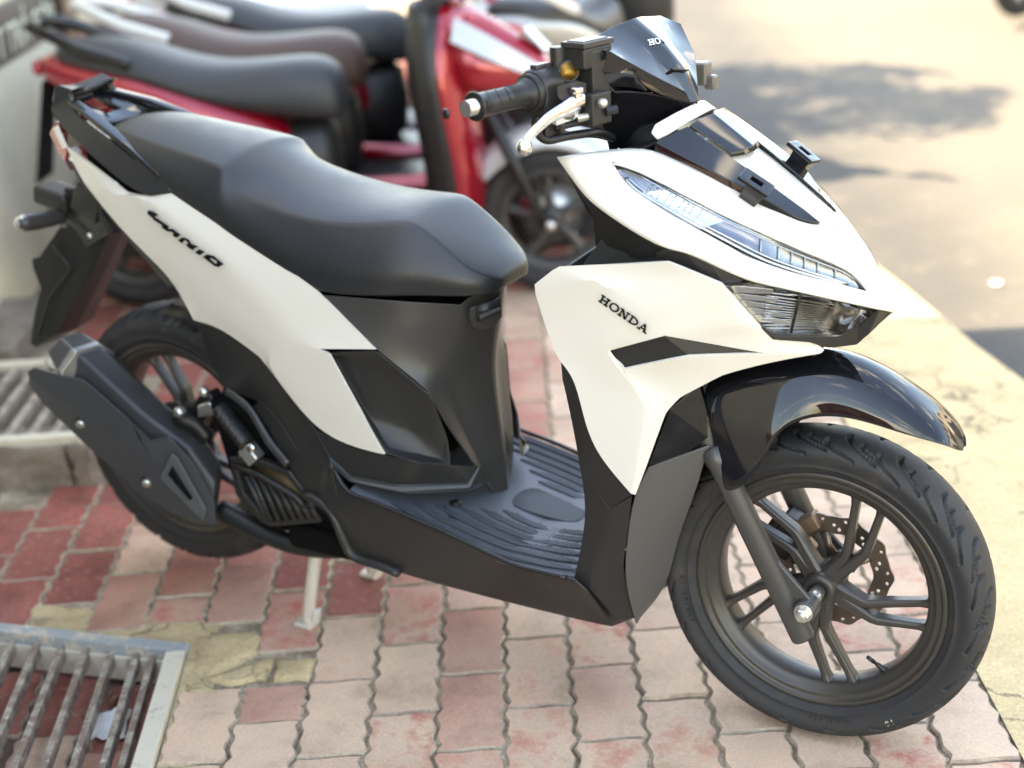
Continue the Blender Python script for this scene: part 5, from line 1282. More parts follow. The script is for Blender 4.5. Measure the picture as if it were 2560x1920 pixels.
# white rear side panel
U_ = [c1(392, 868, -.090), c4(560, 40, -.118), c4(762, 192, -.126), c4(868, 207, -.127), c4(1018, 190, -.127), c4(1300, 368, -.136), c4(1500, 500, -.142), c4(1750, 678, -.148), c4(1885, 775, -.151), c6(300, 275, -.153), c6(418, 390, -.155)]
K_ = [c4(425, -10, -.096), c4(560, 120, -.120), c4(690, 205, -.132), c4(800, 210, -.137), c4(900, 262, -.142), c4(1130, 440, -.150), c4(1340, 612, -.156), c4(1500, 790, -.160), c4(1640, 915, -.164), c6(20, 310, -.166), c6(170, 388, -.168)]
K2 = [c4(425, 10, -.096), c4(540, 150, -.118), c4(650, 230, -.128), c4(760, 340, -.134), c4(880, 470, -.140), c4(1000, 625, -.146), c4(1180, 800, -.152), c4(1400, 960, -.158), c4(1600, 1150, -.163), c6(-60, 470, -.166), c6(214, 410, -.169)]
B_ = [c4(410, -25, -.092), c4(500, 140, -.112), c4(625, 300, -.120), c4(750, 445, -.126), c4(900, 592, -.131), c4(1030, 722, -.136), c4(1148, 950, -.142), c4(1300, 985, -.147), c4(1540, 1168, -.155), c5(1590, 450, -.160), c5(1745, 648, -.163)]
V = U_+K_+K2+B_; N = 11; F = []
for r in range(3):
    for i in range(N-1): F.append((r*N+i, r*N+i+1, (r+1)*N+i+1, (r+1)*N+i))
tip = c6(455, 849, -.166); lowm = c5(1935, 745, -.165)
V += [tip, lowm, c6(340, 640, -.167), c6(100, 690, -.166)]
F += [(2*N+10, 46, 44, 45), (2*N+10, 45, 3*N+10)]
RP = panel('rear_side_panel', V, F, WHITE, SC, solid=.004, soft=(11, .75, .92), bevel=.001)
mirror_twin(RP)
# model name in slanted strokes, each letter a raised badge
VG = empty('model_emblem'); VG.parent = SC
for polys in ([[(135, 150), (155, 130), (215, 150), (272, 190), (226, 196), (216, 226), (185, 207), (140, 172)], [(200, 214), (236, 222), (395, 320), (388, 338), (335, 318), (210, 243)]],
              [[(314, 322), (345, 323), (400, 358), (442, 357), (538, 425), (492, 458), (443, 428), (460, 406), (425, 388), (380, 384), (312, 340)]],
              [[(512, 490), (560, 460), (606, 474), (560, 528)], [(590, 468), (632, 486), (660, 515), (655, 530), (752, 572), (716, 588), (694, 578), (702, 608), (648, 588), (608, 546), (638, 526), (600, 492), (575, 488)]],
              [[(718, 642), (765, 606), (838, 635), (776, 673)]],
              [[(812, 700), (860, 670), (920, 710), (890, 722)], [(860, 670), (942, 688), (1066, 785), (990, 745), (920, 710)], [(1066, 785), (1010, 815), (985, 775), (990, 745)], [(1010, 815), (958, 803), (812, 700), (890, 722), (960, 780), (985, 775)]]):
    bm = bmesh.new()
    for k, po in enumerate(polys):
        my_ = sum(q[1] for q in po)/len(po); po = [(x, my_+(y-my_)*1.08) for x, y in po]
        poly_prism(bm, [at(17, x, y, -.1474-(x/2.06)*.0140/440) for x, y in po], Vector((0, .0016+.00007*k, 0)))
    finish('letter', bm, INK, VG, smooth=False)
# dark body core behind the panels
V = [Vector((-.10, -.07, .86)), Vector((.10, -.105, .80)), Vector((.28, -.125, .70)), Vector((.45, -.135, .62)), Vector((.62, -.10, .62)), Vector((-.10, -.06, .78)), Vector((.10, -.10, .66)), Vector((.26, -.12, .55)), Vector((.43, -.14, .42)), Vector((.62, -.11, .38)), Vector((-.10, 0, .86)), Vector((.62, 0, .62)), Vector((-.10, 0, .78)), Vector((.10, 0, .68)), Vector((.62, 0, .38))]
panel('body_core', V, [(0, 1, 6, 5), (1, 2, 7, 6), (2, 3, 8, 7), (3, 4, 9, 8), (0, 5, 12, 10), (0, 10, 11, 4, 3, 2, 1), (4, 11, 14, 9), (5, 6, 13, 12), (6, 7, 8, 9, 14, 13)], DARK, SC, sym=True)
# side insert behind the white boomerang
V = [c6(214, 410, -.166), c6(400, 396, -.153), c6(430, 405, -.150), c6(652, 588, -.124), c6(725, 760, -.104), c6(742, 892, -.112), c6(600, 880, -.152), c6(465, 842, -.163), c6(345, 640, -.164),
     c6(380, 470, -.147), c6(630, 620, -.121), c6(600, 730, -.118), c6(385, 680, -.147), c6(700, 870, -.112), c6(475, 815, -.152), c6(240, 425, -.152)]
panel('side_insert', V, [(0, 1, 9, 15), (1, 2, 3, 10, 9), (3, 4, 13, 11, 10), (4, 5, 13), (15, 9, 12), (9, 10, 11, 12), (0, 15, 12, 8), (12, 11, 13, 14), (8, 12, 14, 7), (14, 13, 5, 6, 7)], MATTE, SC, pair=True, solid=.004, soft=(5, .9, .97), bevel=.001)
# lower trim with its embossed script and bright ledge
V = [c5(1745, 650, -.160), c5(1935, 748, -.162), c6(455, 851, -.163), c6(600, 885, -.154), c6(742, 894, -.112), c6(862, 902, -.070), c6(880, 905, -.064), c6(912, 968, -.058), c6(845, 1008, -.094), c6(540, 1020, -.170), c6(300, 965, -.174), c6(218, 885, -.172), c6(830, 975, -.088), c6(540, 982, -.158), c6(310, 945, -.164), c5(1822, 800, -.165)]
panel('lower_trim', V, [(0, 1, 2, 14, 15), (15, 14, 10, 11), (2, 3, 13, 14), (3, 4, 12, 13), (4, 5, 12), (5, 6, 7, 12), (12, 7, 8), (13, 12, 8, 9), (14, 13, 9, 10)], MATTE, SC, pair=True, solid=.004, soft=(12, .7, .95), bevel=.001)
prism('trim_ledge', [c6(296, 952, -.168), c6(520, 990, -.166), c6(820, 978, -.092), c6(868, 902, -.068), c6(874, 912, -.068), c6(832, 995, -.094), c6(535, 1012, -.168), c6(305, 965, -.170)], Vector((0, -.003, .001)), SATIN, SC, pair=True, bevel=.0015)
# ------------------------------------------------------------------ floor
ZF = lambda x: .351+(x-.51)*(-.225) if x < .82 else .2815+(x-.82)*(-.02)
xs = [.505, .60, .70, .80, .88, .940]; ye = [-.178, -.183, -.185, -.185, -.182, -.168]
V = []
for x, y in zip(xs, ye):
    z = ZF(x); V += [Vector((x, y, z-.004)), Vector((x, y+.012, z)), Vector((x, y*.5, z+.002)), Vector((x, 0, z+.002))]
FL = panel('floorboard', V, [(i*4+k, i*4+k+1, i*4+k+5, i*4+k+4) for i in range(5) for k in range(3)], FLOORM, SC, sym=True, solid=.006, bevel=.002, orient_to=Vector((.7, 0, 3)))
def floor_patch(poly, name='tread_pad', m=STUD, h=.0016):
    """raised studded field on the floor: outline in plan, laid on the board"""
    P_ = [Vector((x, y, ZF(x)+.0022)) for x, y in poly]
    n_ = len(P_); Q_ = []
    for i in range(n_):
        p0, p1, p2, p3 = P_[i-1], P_[i], P_[(i+1) % n_], P_[(i+2) % n_]
        for t in (0, .5): Q_.append(.5*((2*p1)+(p2-p0)*t+(2*p0-5*p1+4*p2-p3)*t*t+(3*p1-p0-3*p2+p3)*t**3))
    P_ = Q_
    bm = bmesh.new(); poly_prism(bm, P_, Vector((0, 0, h)))
    o = finish(name, bm, m, FL, bevel=.0006, bang=50, smooth=False)
    return o, P_
pads = []
for sd_ in (-1, 1):
    for k in range(6):
        x0, x1 = .585+.030*k, .925-.004*k; up_, dn_ = [], []
        for i in range(15):
            t = i/14; x = x0+(x1-x0)*t; w_ = .0075*min(1, .25+t*5, .35+(1-t)*6)
            y = .166-.0215*k+.010*math.sin(t*PI*1.15+.2)-.012*t*(k/5)
            up_.append((x, sd_*(y+w_))); dn_.append((x, sd_*(y-w_)))
        pads.append(up_+dn_[::-1])
pads.append([(.735, -.030), (.760, -.038), (.845, -.024), (.855, 0), (.845, .024), (.760, .038), (.735, .030), (.728, 0)])
studbm = bmesh.new()
for po in pads:
    o, P_ = floor_patch(po)
    # small raised studs inside the outline
    xs_ = [p.x for p in P_]; ys_ = [p.y for p in P_]
    stp = .0062; ix_ = 0; x = min(xs_)
    while x < max(xs_):
        y = min(ys_)+(stp/2 if ix_ % 2 else 0)
        while y < max(ys_):
            ins = False; j = len(P_)-1
            for i in range(len(P_)):
                if (P_[i].y > y) != (P_[j].y > y) and x < (P_[j].x-P_[i].x)*(y-P_[i].y)/(P_[j].y-P_[i].y)+P_[i].x: ins = not ins
                j = i
            if ins:
                z = ZF(x)+.0039; v_ = [studbm.verts.new((x+dx*.0021, y+dy*.0021, z)) for dx, dy in ((-1, 0), (0, -1), (1, 0), (0, 1))]
                t_ = studbm.verts.new((x, y, z+.0013))
                for k in range(4): studbm.faces.new([v_[k], v_[(k+1) % 4], t_])
            y += stp
        x += stp*.866; ix_ += 1
so = finish('floor_studs', studbm, STUD, FL, smooth=False, orient_to=Vector((.7, -1, 3))); so['kind'] = 'stuff'
# battery lid outline and screw
lid = [(718, 1070), (745, 1030), (905, 1000), (1000, 1005)]
def onfloor(px, py, dz=.004):
    p = at(6, px, py, Z=.30)
    for _ in range(6): p = at(6, px, py, Z=ZF(p.x)+dz)
    return p
tube('lid_seam', [onfloor(*q, dz=.0025) for q in [(718, 1072), (742, 1120), (940, 1180), (1110, 1250), (1180, 1250), (1255, 1172)]], .0014, CABLE, FL, n=6)
bm = bmesh.new(); q = onfloor(768, 1062); add_tube(bm, [q, q+Vector((0, 0, .002))], .011, 20); add_tube(bm, [q+Vector((0, 0, .002)), q+Vector((0, 0, .0028))], .0075, 20); finish('floor_screw', bm, CABLE, FL)
# side skirt under the floor
V = [c6(218, 888, -.176), c6(300, 1018, -.184), c6(560, 1130, -.187), c6(1000, 1332, -.188), c6(1285, 1398, -.186), c6(1342, 1452, -.180), c6(1452, 1601, -.120), c6(1380, 1590, -.120), c6(900, 1472, -.135), c6(560, 1380, -.148), c6(330, 1302, -.155), c6(215, 1095, -.176), c6(270, 1105, -.184), c6(420, 1280, -.165),
     c6(1020, 1345, -.186), c6(1450, 1590, -.125), c6(1320, 1545, -.138), c6(205, 1000, -.184)]
F = [(0, 1, 12, 17), (17, 12, 11), (1, 2, 13, 12), (2, 3, 8, 9, 13), (12, 13, 10, 11), (13, 9, 10), (3, 16, 8), (3, 4, 5, 15, 16), (16, 15, 6, 7), (16, 7, 8)]
panel('side_skirt', V, F, MATTE, SC, pair=True, solid=.004, soft=(8, .8, .97), bevel=.001)
tube('floor_edge_trim', [c6(235, 915, -.184), c6(300, 1012, -.187), c6(420, 1062, -.188), c6(700, 1180, -.189), c6(1000, 1322, -.189), c6(1140, 1362, -.188), c6(1250, 1386, -.186)], .0042, CABLE, SC, n=10, k=3, pair=True)
# belly pan closing the skirts
V = [Vector((.45, -.13, .20)), Vector((.75, -.12, .19)), Vector((.96, -.09, .165)), Vector((.45, 0, .19)), Vector((.75, 0, .18)), Vector((.95, 0, .15))]
panel('belly_pan', V, [(0, 1, 4, 3), (1, 2, 5, 4)], DARK, SC, sym=True, solid=.004, orient_to=Vector((.7, 0, -3)))
# ------------------------------------------------------------------ tail: grab rail, lamp, plate holder
V = [c1(340, 500, -.056), c1(300, 645, -.070), c1(330, 722, -.084), c1(500, 882, -.112), c1(640, 1010, -.126), c1(790, 1130, -.136), c1(880, 1152, -.138), c1(1022, 1140, -.130), c1(880, 1008, -.119), c1(640, 835, -.098), c1(475, 705, -.078), c1(425, 640, -.064), c1(412, 560, -.055), c1(425, 530, -.051), c1(520, 800, -.110)]
RA = panel('grab_rail', V, [(0, 1, 12, 13), (1, 2, 11, 12), (2, 3, 10, 11), (3, 4, 9, 10), (4, 5, 8, 9), (5, 6, 7, 8)], MATTE, SC, solid=.012, soft=(14, .6, .8), bevel=.002)
mirror_twin(RA)
tube('rail_trim', [c1(500, 520, -.040), c1(425, 545, -.049), c1(420, 600, -.055), c1(440, 660, -.064), c1(490, 715, -.075), c1(640, 828, -.094), c1(880, 1000, -.115), c1(1015, 1130, -.126)], .0032, GLOSS, SC, n=10, k=4, pair=True)
# heavy cross bar at the very back
V = [c1(340, 500, -.054), c1(300, 645, -.068), c1(412, 560, -.053), c1(425, 530, -.050)]
xa = V[0].x; V += [Vector((V[0].x-.025, 0, V[0].z-.012)), Vector((V[1].x-.030, 0, V[1].z-.012)), Vector((V[2].x-.012, 0, V[2].z-.010)), Vector((V[3].x-.010, 0, V[3].z-.010))]
panel('rail_cross_bar', V, [(0, 1, 5, 4), (0, 4, 7, 3), (2, 3, 7, 6), (1, 2, 6, 5), (0, 3, 2, 1)], MATTE, SC, sym=True, bevel=.006, bseg=3, bang=20)
# bridge and tongue of the rail
V = [Vector((-.180, -.052, .958)), Vector((-.195, -.03, .955)), Vector((-.200, 0, .954)), Vector((-.155, -.048, .952)), Vector((-.155, -.022, .949)), Vector((-.155, 0, .948)),
     Vector((-.075, -.046, .925)), Vector((-.085, -.018, .925)), Vector((-.085, 0, .925)), Vector((-.060, -.060, .915)), Vector((-.052, 0, .912)), Vector((-.052, -.03, .912)), Vector((-.165, -.054, .957))]
panel('rail_bridge', V, [(0, 1, 4, 3, 12), (1, 2, 5, 4), (3, 4, 7, 6), (6, 7, 11, 9), (7, 8, 10, 11)], GLOSS, SC, sym=True, solid=.014, bevel=.004, bseg=3, orient_to=Vector((0, 0, 3)))
# far arm is glossy on its inner top
V = [Vector((-.172, -.050, .962)), Vector((-.06, -.086, .932)), Vector((.05, -.112, .890)), Vector((.13, -.126, .848)), Vector((.12, -.112, .850)), Vector((.04, -.090, .894)), Vector((-.06, -.060, .934)), Vector((-.168, -.030, .962))]
panel('rail_top', V, [(0, 1, 6, 7), (1, 2, 5, 6), (2, 3, 4, 5)], GLOSS, SC, pair=True, solid=.010, bevel=.004, bang=20, orient_to=Vector((0, 0, 3)))
# white tail cap between the rails
V = [Vector((-.145, -.060, .902)), Vector((-.06, -.085, .895)), Vector((.03, -.103, .862)), Vector((-.145, 0, .905)), Vector((-.05, 0, .900)), Vector((-.06, -.07, .905)), Vector((-.17, -.05, .86)), Vector((-.17, 0, .86))]
panel('tail_cap', V, [(0, 5, 4, 3), (0, 1, 5), (1, 2, 4, 5), (0, 3, 7, 6)], WHITE, SC, sym=True, solid=.004, bevel=.004, orient_to=Vector((0, 0, 3)))
# tail lamp
V = [c1(330, 718, -.074), c1(292, 790, -.060), c1(345, 900, -.068), c1(385, 955, -.080), c1(400, 880, -.086), c1(315, 770, -.070), Vector((-.235, 0, .875)), Vector((-.225, 0, .80)), Vector((-.205, 0, .905))]
panel('tail_lamp', V, [(0, 5, 1), (5, 4, 3, 2, 1), (0, 1, 6, 8), (1, 2, 7, 6), (2, 3, 7)], REDLENS, SC, sym=True, solid=.006, bevel=.003, orient_to=Vector((-1, -1, .9)))
prism('lamp_lens_pale', [c1(318, 760, -.0755), c1(345, 735, -.079), c1(402, 870, -.090), c1(375, 880, -.087)], Vector((.001, -.003, 0)), PALEPAINT, SC, bevel=.001)
# dark under-edge of the side panel
V = [c4(395, -10, -.094), c4(480, 150, -.106), c4(625, 315, -.114), c4(750, 470, -.120), c4(900, 640, -.122), c4(1000, 760, -.126), c4(1040, 740, -.132), c4(900, 600, -.128), c4(750, 452, -.122), c4(625, 305, -.116), c4(500, 145, -.108), c4(410, -20, -.096)]
panel('tail_skirt', V, [(i, i+1, 10-i, 11-i) for i in range(5)], MATTE, SC, pair=True, solid=.02, bevel=.003)
# plate holder: tail bracket, number-plate flap, indicators, reflector
V = [c4(380, 160, -.045), c4(470, 170, -.06), c4(600, 330, -.07), c4(650, 440, -.06), c4(520, 520, -.045), c4(420, 460, -.04), c4(360, 330, -.04)]
panel('plate_bracket', V, [(0, 1, 2, 6), (2, 3, 4, 5, 6)], MATTE, SC, pair=True, solid=.006, bevel=.004)
V = [Vector((-.20, -.050, .74)), Vector((-.14, -.055, .70)), Vector((-.20, 0, .745)), Vector((-.12, 0, .69))]
panel('bracket_top', V, [(0, 1, 3, 2)], MATTE, SC, sym=True, solid=.02, bevel=.004, orient_to=Vector((0, 0, 3)))
fo = [c4(360, 400, -.045), c4(640, 440, -.035), c4(560, 620, -.035), c4(330, 1030, -.050), c4(215, 1100, -.052), c4(188, 1085, -.054), c4(215, 900, -.054), c4(250, 760, -.054), c4(205, 640, -.058), c4(198, 590, -.058), c4(240, 575, -.056)]
V = fo+[Vector((p.x+.002, 0, p.z-.004)) for p in fo]
panel('plate_flap', V, [tuple(range(11))]+[(i, i+1, 12+i, 11+i) for i in range(10)], MATTE, SC, sym=True, solid=.003, bevel=.002, orient_to=Vector((-2, -1, .6)))
tube('flap_rib', [c4(310, 500, -.060), c4(420, 640, -.052), c4(290, 820, -.060), c4(230, 1040, -.062)], .003, MATTE, SC, n=8)
# plate lamp hood
bm = bmesh.new(); add_box(bm, c4(350, 215, -.035), .085, .06, .038, Matrix.Rotation(rad(12), 4, 'Y')); finish('plate_lamp_hood', bm, MATTE, SC, bevel=.010, bseg=3, bang=30)
bm = bmesh.new(); add_box(bm, c4(515, 255, -.066), .062, .012, .055, Matrix.Rotation(rad(28), 4, 'Y')); finish('bracket_box', bm, SATIN, SC, bevel=.003)
for s in (1,):
    a = c4(370, 335, -.055); b = c4(120, 378, -.150)
    o = tube('rear_indicator', [a, a.lerp(b, .3), a.lerp(b, .62), a.lerp(b, .9), b, b+(b-a)*.05], [.0125, .0150, .0165, .0155, .0120, .005], SATIN, SC, n=20, k=3)
    mirror_twin(o)
    o = tube('indicator_lens', [a.lerp(b, .90)+Vector((-.001, 0, 0)), b+Vector((-.002, -.001, 0)), b+(b-a)*.07], [.0160, .0130, .004], STEEL, SC, n=18, k=3)
bm = bmesh.new(); add_tube(bm, [c4(533, 448, -.066), c4(533, 448, -.070)], .0065, 16); finish('bracket_screw', bm, STEEL, SC)
# ------------------------------------------------------------------ rear wheel, swing arm, exhaust, stand
RHUB = Vector((0.0, 0, 0.300))
RW = wheel(SC, RHUB, 0.262, 0.060, False, 40, rim_w=1.35, pitch=22, lean=-1, na=660)
bm = bmesh.new(); add_tube(bm, [(0, -.03, .30), (0, -.10, .30)], .03, 24); add_tube(bm, [(0, -.03, .30), (0, -.045, .30)], .075, 40); finish('rear_hub', bm, MATTE, RW, bevel=.003, bang=40)
# swing arm on the right: silver casting, bolts, folded footrest
prism('swing_arm', [Vector((-.03, -.105, .315)), Vector((.06, -.105, .40)), c5(1060, 520, -.11), c5(1090, 470, -.11), c5(1150, 440, -.11), c5(1190, 520, -.11), c5(1120, 600, -.11), Vector((.10, -.105, .33)), Vector((0, -.105, .27))], Vector((0, .03, 0)), CABLE, SC, bevel=.005, bang=30)
prism('arm_casting', [c5(1085, 520, -.125), c5(1150, 500, -.122), c5(1200, 540, -.12), c5(1190, 570, -.12), c5(1090, 590, -.125)], Vector((0, .022, 0)), STEEL, SC, bevel=.004)
bm = bmesh.new(); q = c5(1128, 440, -.118); bmesh.ops.create_uvsphere(bm, u_segments=18, v_segments=12, radius=.0095, matrix=Matrix.Translation(q)); finish('arm_bolt', bm, STEEL, SC)
bm = bmesh.new(); q = c5(985, 555, -.150); add_tube(bm, [q+Vector((0, .01, 0)), q, q+Vector((0, -.006, 0))], [.010, .010, .007], 6); finish('muffler_stay_bolt', bm, STEEL, SC, smooth=False)
tube('muffler_stay', [c5(985, 555, -.140), c5(1010, 590, -.135), c5(1080, 620, -.12), c5(1150, 700, -.11)], .016, CABLE, SC, n=12, k=3)
fp0, fp1 = c5(1215, 535, -.150), c5(1375, 735, -.150)
FP = tube('passenger_footrest', [fp0-(fp1-fp0)*.06, fp0, fp0.lerp(fp1, .5), fp1], [.010, .0165, .0185, .0190], CABLE, SC, n=18, flat=.75, k=2)
for i in range(7):
    p = fp0.lerp(fp1, .10+.13*i); bm = bmesh.new()
    u = (fp1-fp0).normalized(); n_ = Vector((.35, -.90, .25)); n_ = (n_-u*n_.dot(u)).normalized(); v_ = u.cross(n_)
    add_tube(bm, [p+n_*.014-v_*.008-u*.004, p+n_*.0165+u*.001, p+n_*.0150+v_*.008+u*.006], .0022, 8); finish('footrest_tread', bm, SATIN, FP)
bm = bmesh.new(); Mh = Matrix.Rotation(rad(48), 4, 'Y')
add_box(bm, c5(1390, 780, -.148), .034, .026, .030, Mh); finish('footrest_hinge', bm, STEEL, SC, bevel=.004, bang=30)
bm = bmesh.new(); q = c5(1395, 748, -.168); add_tube(bm, [q, q+Vector((0, -.006, 0))], .0080, 16); finish('hinge_pin', bm, CHROME, SC)
bm = bmesh.new(); add_tube(bm, [c5(1330, 800, -.14), c5(1420, 825, -.14)], .006, 12); finish('hinge_bracket', bm, STEEL, SC)
# engine cover and radiator guard with its slats
prism('engine_block', [Vector((.16, -.125, .44)), Vector((.30, -.125, .43)), Vector((.47, -.125, .36)), Vector((.47, -.125, .22)), Vector((.30, -.125, .20)), Vector((.20, -.125, .24))], Vector((0, .23, 0)), DARK, SC, bevel=.01)
g = [c5(1265, 800, -.150), c5(1300, 1010, -.150), c5(1440, 1165, -.148), c5(1495, 1190, -.146), c5(1780, 1165, -.146), c5(1700, 1010, -.150), c5(1600, 880, -.152), c5(1440, 820, -.152)]
gi = [c5(1300, 850, -.152), c5(1345, 1005, -.152), c5(1440, 1115, -.150), c5(1500, 1160, -.149), c5(1740, 1140, -.149), c5(1660, 1010, -.152), c5(1575, 900, -.153), c5(1420, 850, -.153)]
bm = bmesh.new(); A = [bm.verts.new(p) for p in g]; B = [bm.verts.new(p) for p in gi]
for i in range(8): bm.faces.new([A[i], A[(i+1) % 8], B[(i+1) % 8], B[i]])
RG = finish('radiator_guard', bm, MATTE, SC, solid=.02, bevel=.003)
core = mat('radiator_core', (0.10, 0.065, 0.03), .5, metal=.5, var=(120, .5))
prism('radiator_core', [p+Vector((.004, .016, 0)) for p in gi], Vector((0, .01, 0)), core, RG)
for i in range(7):
    t = i/6
    a = c5(1385+52*i, 895+28*i, -.150); b = c5(1500+44*i, 1160-3*i, -.149)
    tube('guard_slat', [a, b], .0038, MATTE, RG, n=8, flat=1.6)
tube('guard_bar', [c5(1290, 845, -.155), c5(1440, 905, -.156), c5(1640, 1025, -.154), c5(1690, 1080, -.152)], .0055, MATTE, RG, n=8)
tube('guard_bar', [c5(1360, 905, -.153), c5(1410, 1010, -.153), c5(1480, 1150, -.150)], .0045, MATTE, RG, n=8)
# shroud between engine and white panel, with its piping
V = [c5(1075, 55, -.132), c5(1250, 105, -.140), c5(1430, 235, -.148), c5(1560, 420, -.154), c5(1745, 650, -.158), c5(1822, 800, -.166), c5(1835, 835, -.168), c5(1700, 780, -.158), c5(1640, 760, -.150), c5(1540, 590, -.140), c5(1440, 490, -.130), c5(1250, 430, -.115), c5(1170, 300, -.110), c5(1130, 170, -.115),
     c5(1600, 560, -.150), c5(1480, 430, -.142), c5(1330, 300, -.130)]
panel('rear_shroud', V, [(0, 1, 16, 12, 13), (1, 2, 15, 16), (2, 3, 14, 15), (3, 4, 5, 7, 14), (5, 6, 7), (16, 15, 10, 11, 12), (15, 14, 9, 10), (14, 7, 8, 9)], MATTE, SC, pair=True, solid=.004, soft=(14, .6, .9), bevel=.001)
V = [c5(1440, 490, -.132), c5(1540, 590, -.142), c5(1640, 760, -.152), c5(1835, 835, -.170), c6(218, 888, -.180), c6(240, 1000, -.184), c6(268, 1105, -.184), c6(215, 1095, -.178), c5(1700, 1010, -.156), c5(1610, 870, -.150), c5(1480, 640, -.140), c5(1400, 520, -.130)]
panel('frame_cover', V, [(0, 1, 10, 11), (1, 2, 9, 10), (2, 3, 8, 9), (3, 4, 5, 8), (5, 6, 7, 8)], MATTE, SC, pair=True, solid=.005, soft=(14, .6, .9), bevel=.001)
tube('shroud_edge', [c5(1255, 440, -.140), c5(1340, 500, -.142), c5(1400, 570, -.144), c5(1490, 720, -.150), c5(1590, 845, -.156)], .0055, SATIN, SC, n=10, k=4, flat=1.6)
tube('side_rail', [c5(1690, 1000, -.160), c5(1830, 1090, -.166), c5(1900, 1240, -.164), c5(1960, 1345, -.160), c5(2100, 1395, -.158), c5(2212, 1440, -.154)], .012, MATTE, SC, n=12, k=3, flat=.7)
# centre stand: two feet and the cross piece
ST = empty('centre_stand'); ST.parent = SC; STANDM = mat('pale_zinc_plate', (.74, .70, .62), .32, metal=.45)
for s in (-1, 1):
    yf = .104*s; foot = Vector((.312, yf, .004))
    tube('stand_leg', [Vector((.365, yf*.85, .225)), Vector((.345, yf*.92, .15)), Vector((.325, yf*.98, .06)), foot+Vector((0, 0, .006))], [.0125, .0125, .0120, .0115], STANDM, ST, n=18, k=4)
    bm = bmesh.new(); add_tube(bm, [foot+Vector((-.020, 0, -.002)), foot+Vector((.016, 0, .000)), ], [.016, .018], 18, flat=.42, up=(0, 1, 0)); add_tube(bm, [foot+Vector((.018, -.004*s, .012)), foot+Vector((.024, -.004*s, .030))], [.0125, .010], 16, flat=.5)
    finish('stand_foot', bm, STANDM, ST, bevel=.001, bang=50)
tube('stand_bar', [Vector((.352, -.105, .185)), Vector((.352, .105, .185))], .010, STEEL, ST, n=14)
tube('exhaust_pipe', [Vector((.16, -.13, .22)), Vector((.30, -.12, .178)), Vector((.42, -.09, .175)), Vector((.52, -.03, .20))], [.020, .018, .016, .016], CABLE, SC, n=18, k=5)
bm = bmesh.new(); add_box(bm, Vector((.40, -.06, .205)), .16, .16, .05); finish('engine_sump', bm, DARK, SC, bevel=.012)
bm = bmesh.new(); q = c5(1960, 1190, -.135); add_tube(bm, [q+Vector((-.012, 0, 0)), q, q+Vector((.014, 0, -.004))], [.008, .014, .009], 12); finish('drain_bolt', bm, BRONZE, SC)
bm = bmesh.new(); q = c5(2030, 1310, -.135); add_tube(bm, [q+Vector((-.02, .01, 0)), q+Vector((.012, -.006, 0))], .0075, 14); finish('stand_pivot', bm, STEEL, SC)
# ------------------------------------------------------------------ muffler
MU = empty('muffler'); MU.parent = SC
T = lambda L, Y: [c5(x, y, Y) for x, y in L]
# can: top face, near upper face, near lower face, lofted from tail to engine
sA = [c5(556, 188, -.128), c5(430, 228, -.178), c5(345, 340, -.196), c5(430, 470, -.196)]
sB = [c5(900, 500, -.118), c5(790, 560, -.172), c5(700, 700, -.192), c5(720, 850, -.190)]
sC = [c5(1110, 660, -.105), c5(1060, 760, -.150), c5(960, 900, -.178), c5(900, 1010, -.178)]
sD = [c5(1220, 820, -.100), c5(1200, 950, -.135), c5(1190, 1080, -.150), c5(1150, 1130, -.150)]
V = []
for s in (sA, sB, sC, sD):
    V += s+[Vector((s[3].x-.015, -.105, s[3].z-.005)), Vector((s[0].x, -.095, s[0].z-.03))]
F = []
for i in range(3):
    for k in range(6): F.append((i*6+k, i*6+(k+1) % 6, (i+1)*6+(k+1) % 6, (i+1)*6+k))
F.append(tuple(range(6))); F.append(tuple(18+k for k in range(6)))
panel('can', V, F, MUFF, MU, bevel=.008, bseg=3, bang=12)
# bright band and grey end cap with outlet slots
bA = [c5(548, 180, -.127), c5(422, 222, -.180), c5(338, 338, -.199), c5(425, 470, -.199)]
uA = (sA[1]-sB[1]).normalized()
band0 = [p+uA*.002 for p in bA]; 
bm = bmesh.new(); V = [p for p in bA]+[Vector((bA[3].x, -.10, bA[3].z)), Vector((bA[0].x, -.093, bA[0].z-.03))]
A = [bm.verts.new(p) for p in V]; B = [bm.verts.new(p+uA*.011) for p in V]
for i in range(6): bm.faces.new([A[i], A[(i+1) % 6], B[(i+1) % 6], B[i]])
bm.faces.new(A); bm.faces.new(B[::-1]); finish('band', bm, STEEL, MU, bevel=.0015)
cc = sum(V, Vector())/6
bm = bmesh.new(); A = [bm.verts.new(p+uA*.011) for p in V]; B = [bm.verts.new(cc.lerp(p, .84)+uA*.050) for p in V]
for i in range(6): bm.faces.new([A[i], A[(i+1) % 6], B[(i+1) % 6], B[i]])
bm.faces.new(A[::-1]); bm.faces.new(B); EC = finish('end_cap', bm, MUFFG, MU, bevel=.006, bseg=3)
prism('outlet_slot', [c5(250, 270, -.192), c5(268, 262, -.192), c5(310, 325, -.196), c5(285, 328, -.196)], Vector((-.003, -.002, 0)), STEEL, EC)
prism('top_badge', [c5(330, 160, -.150), c5(350, 156, -.150), c5(410, 180, -.152), c5(385, 190, -.154)], Vector((0, 0, .002)), STEEL, EC)
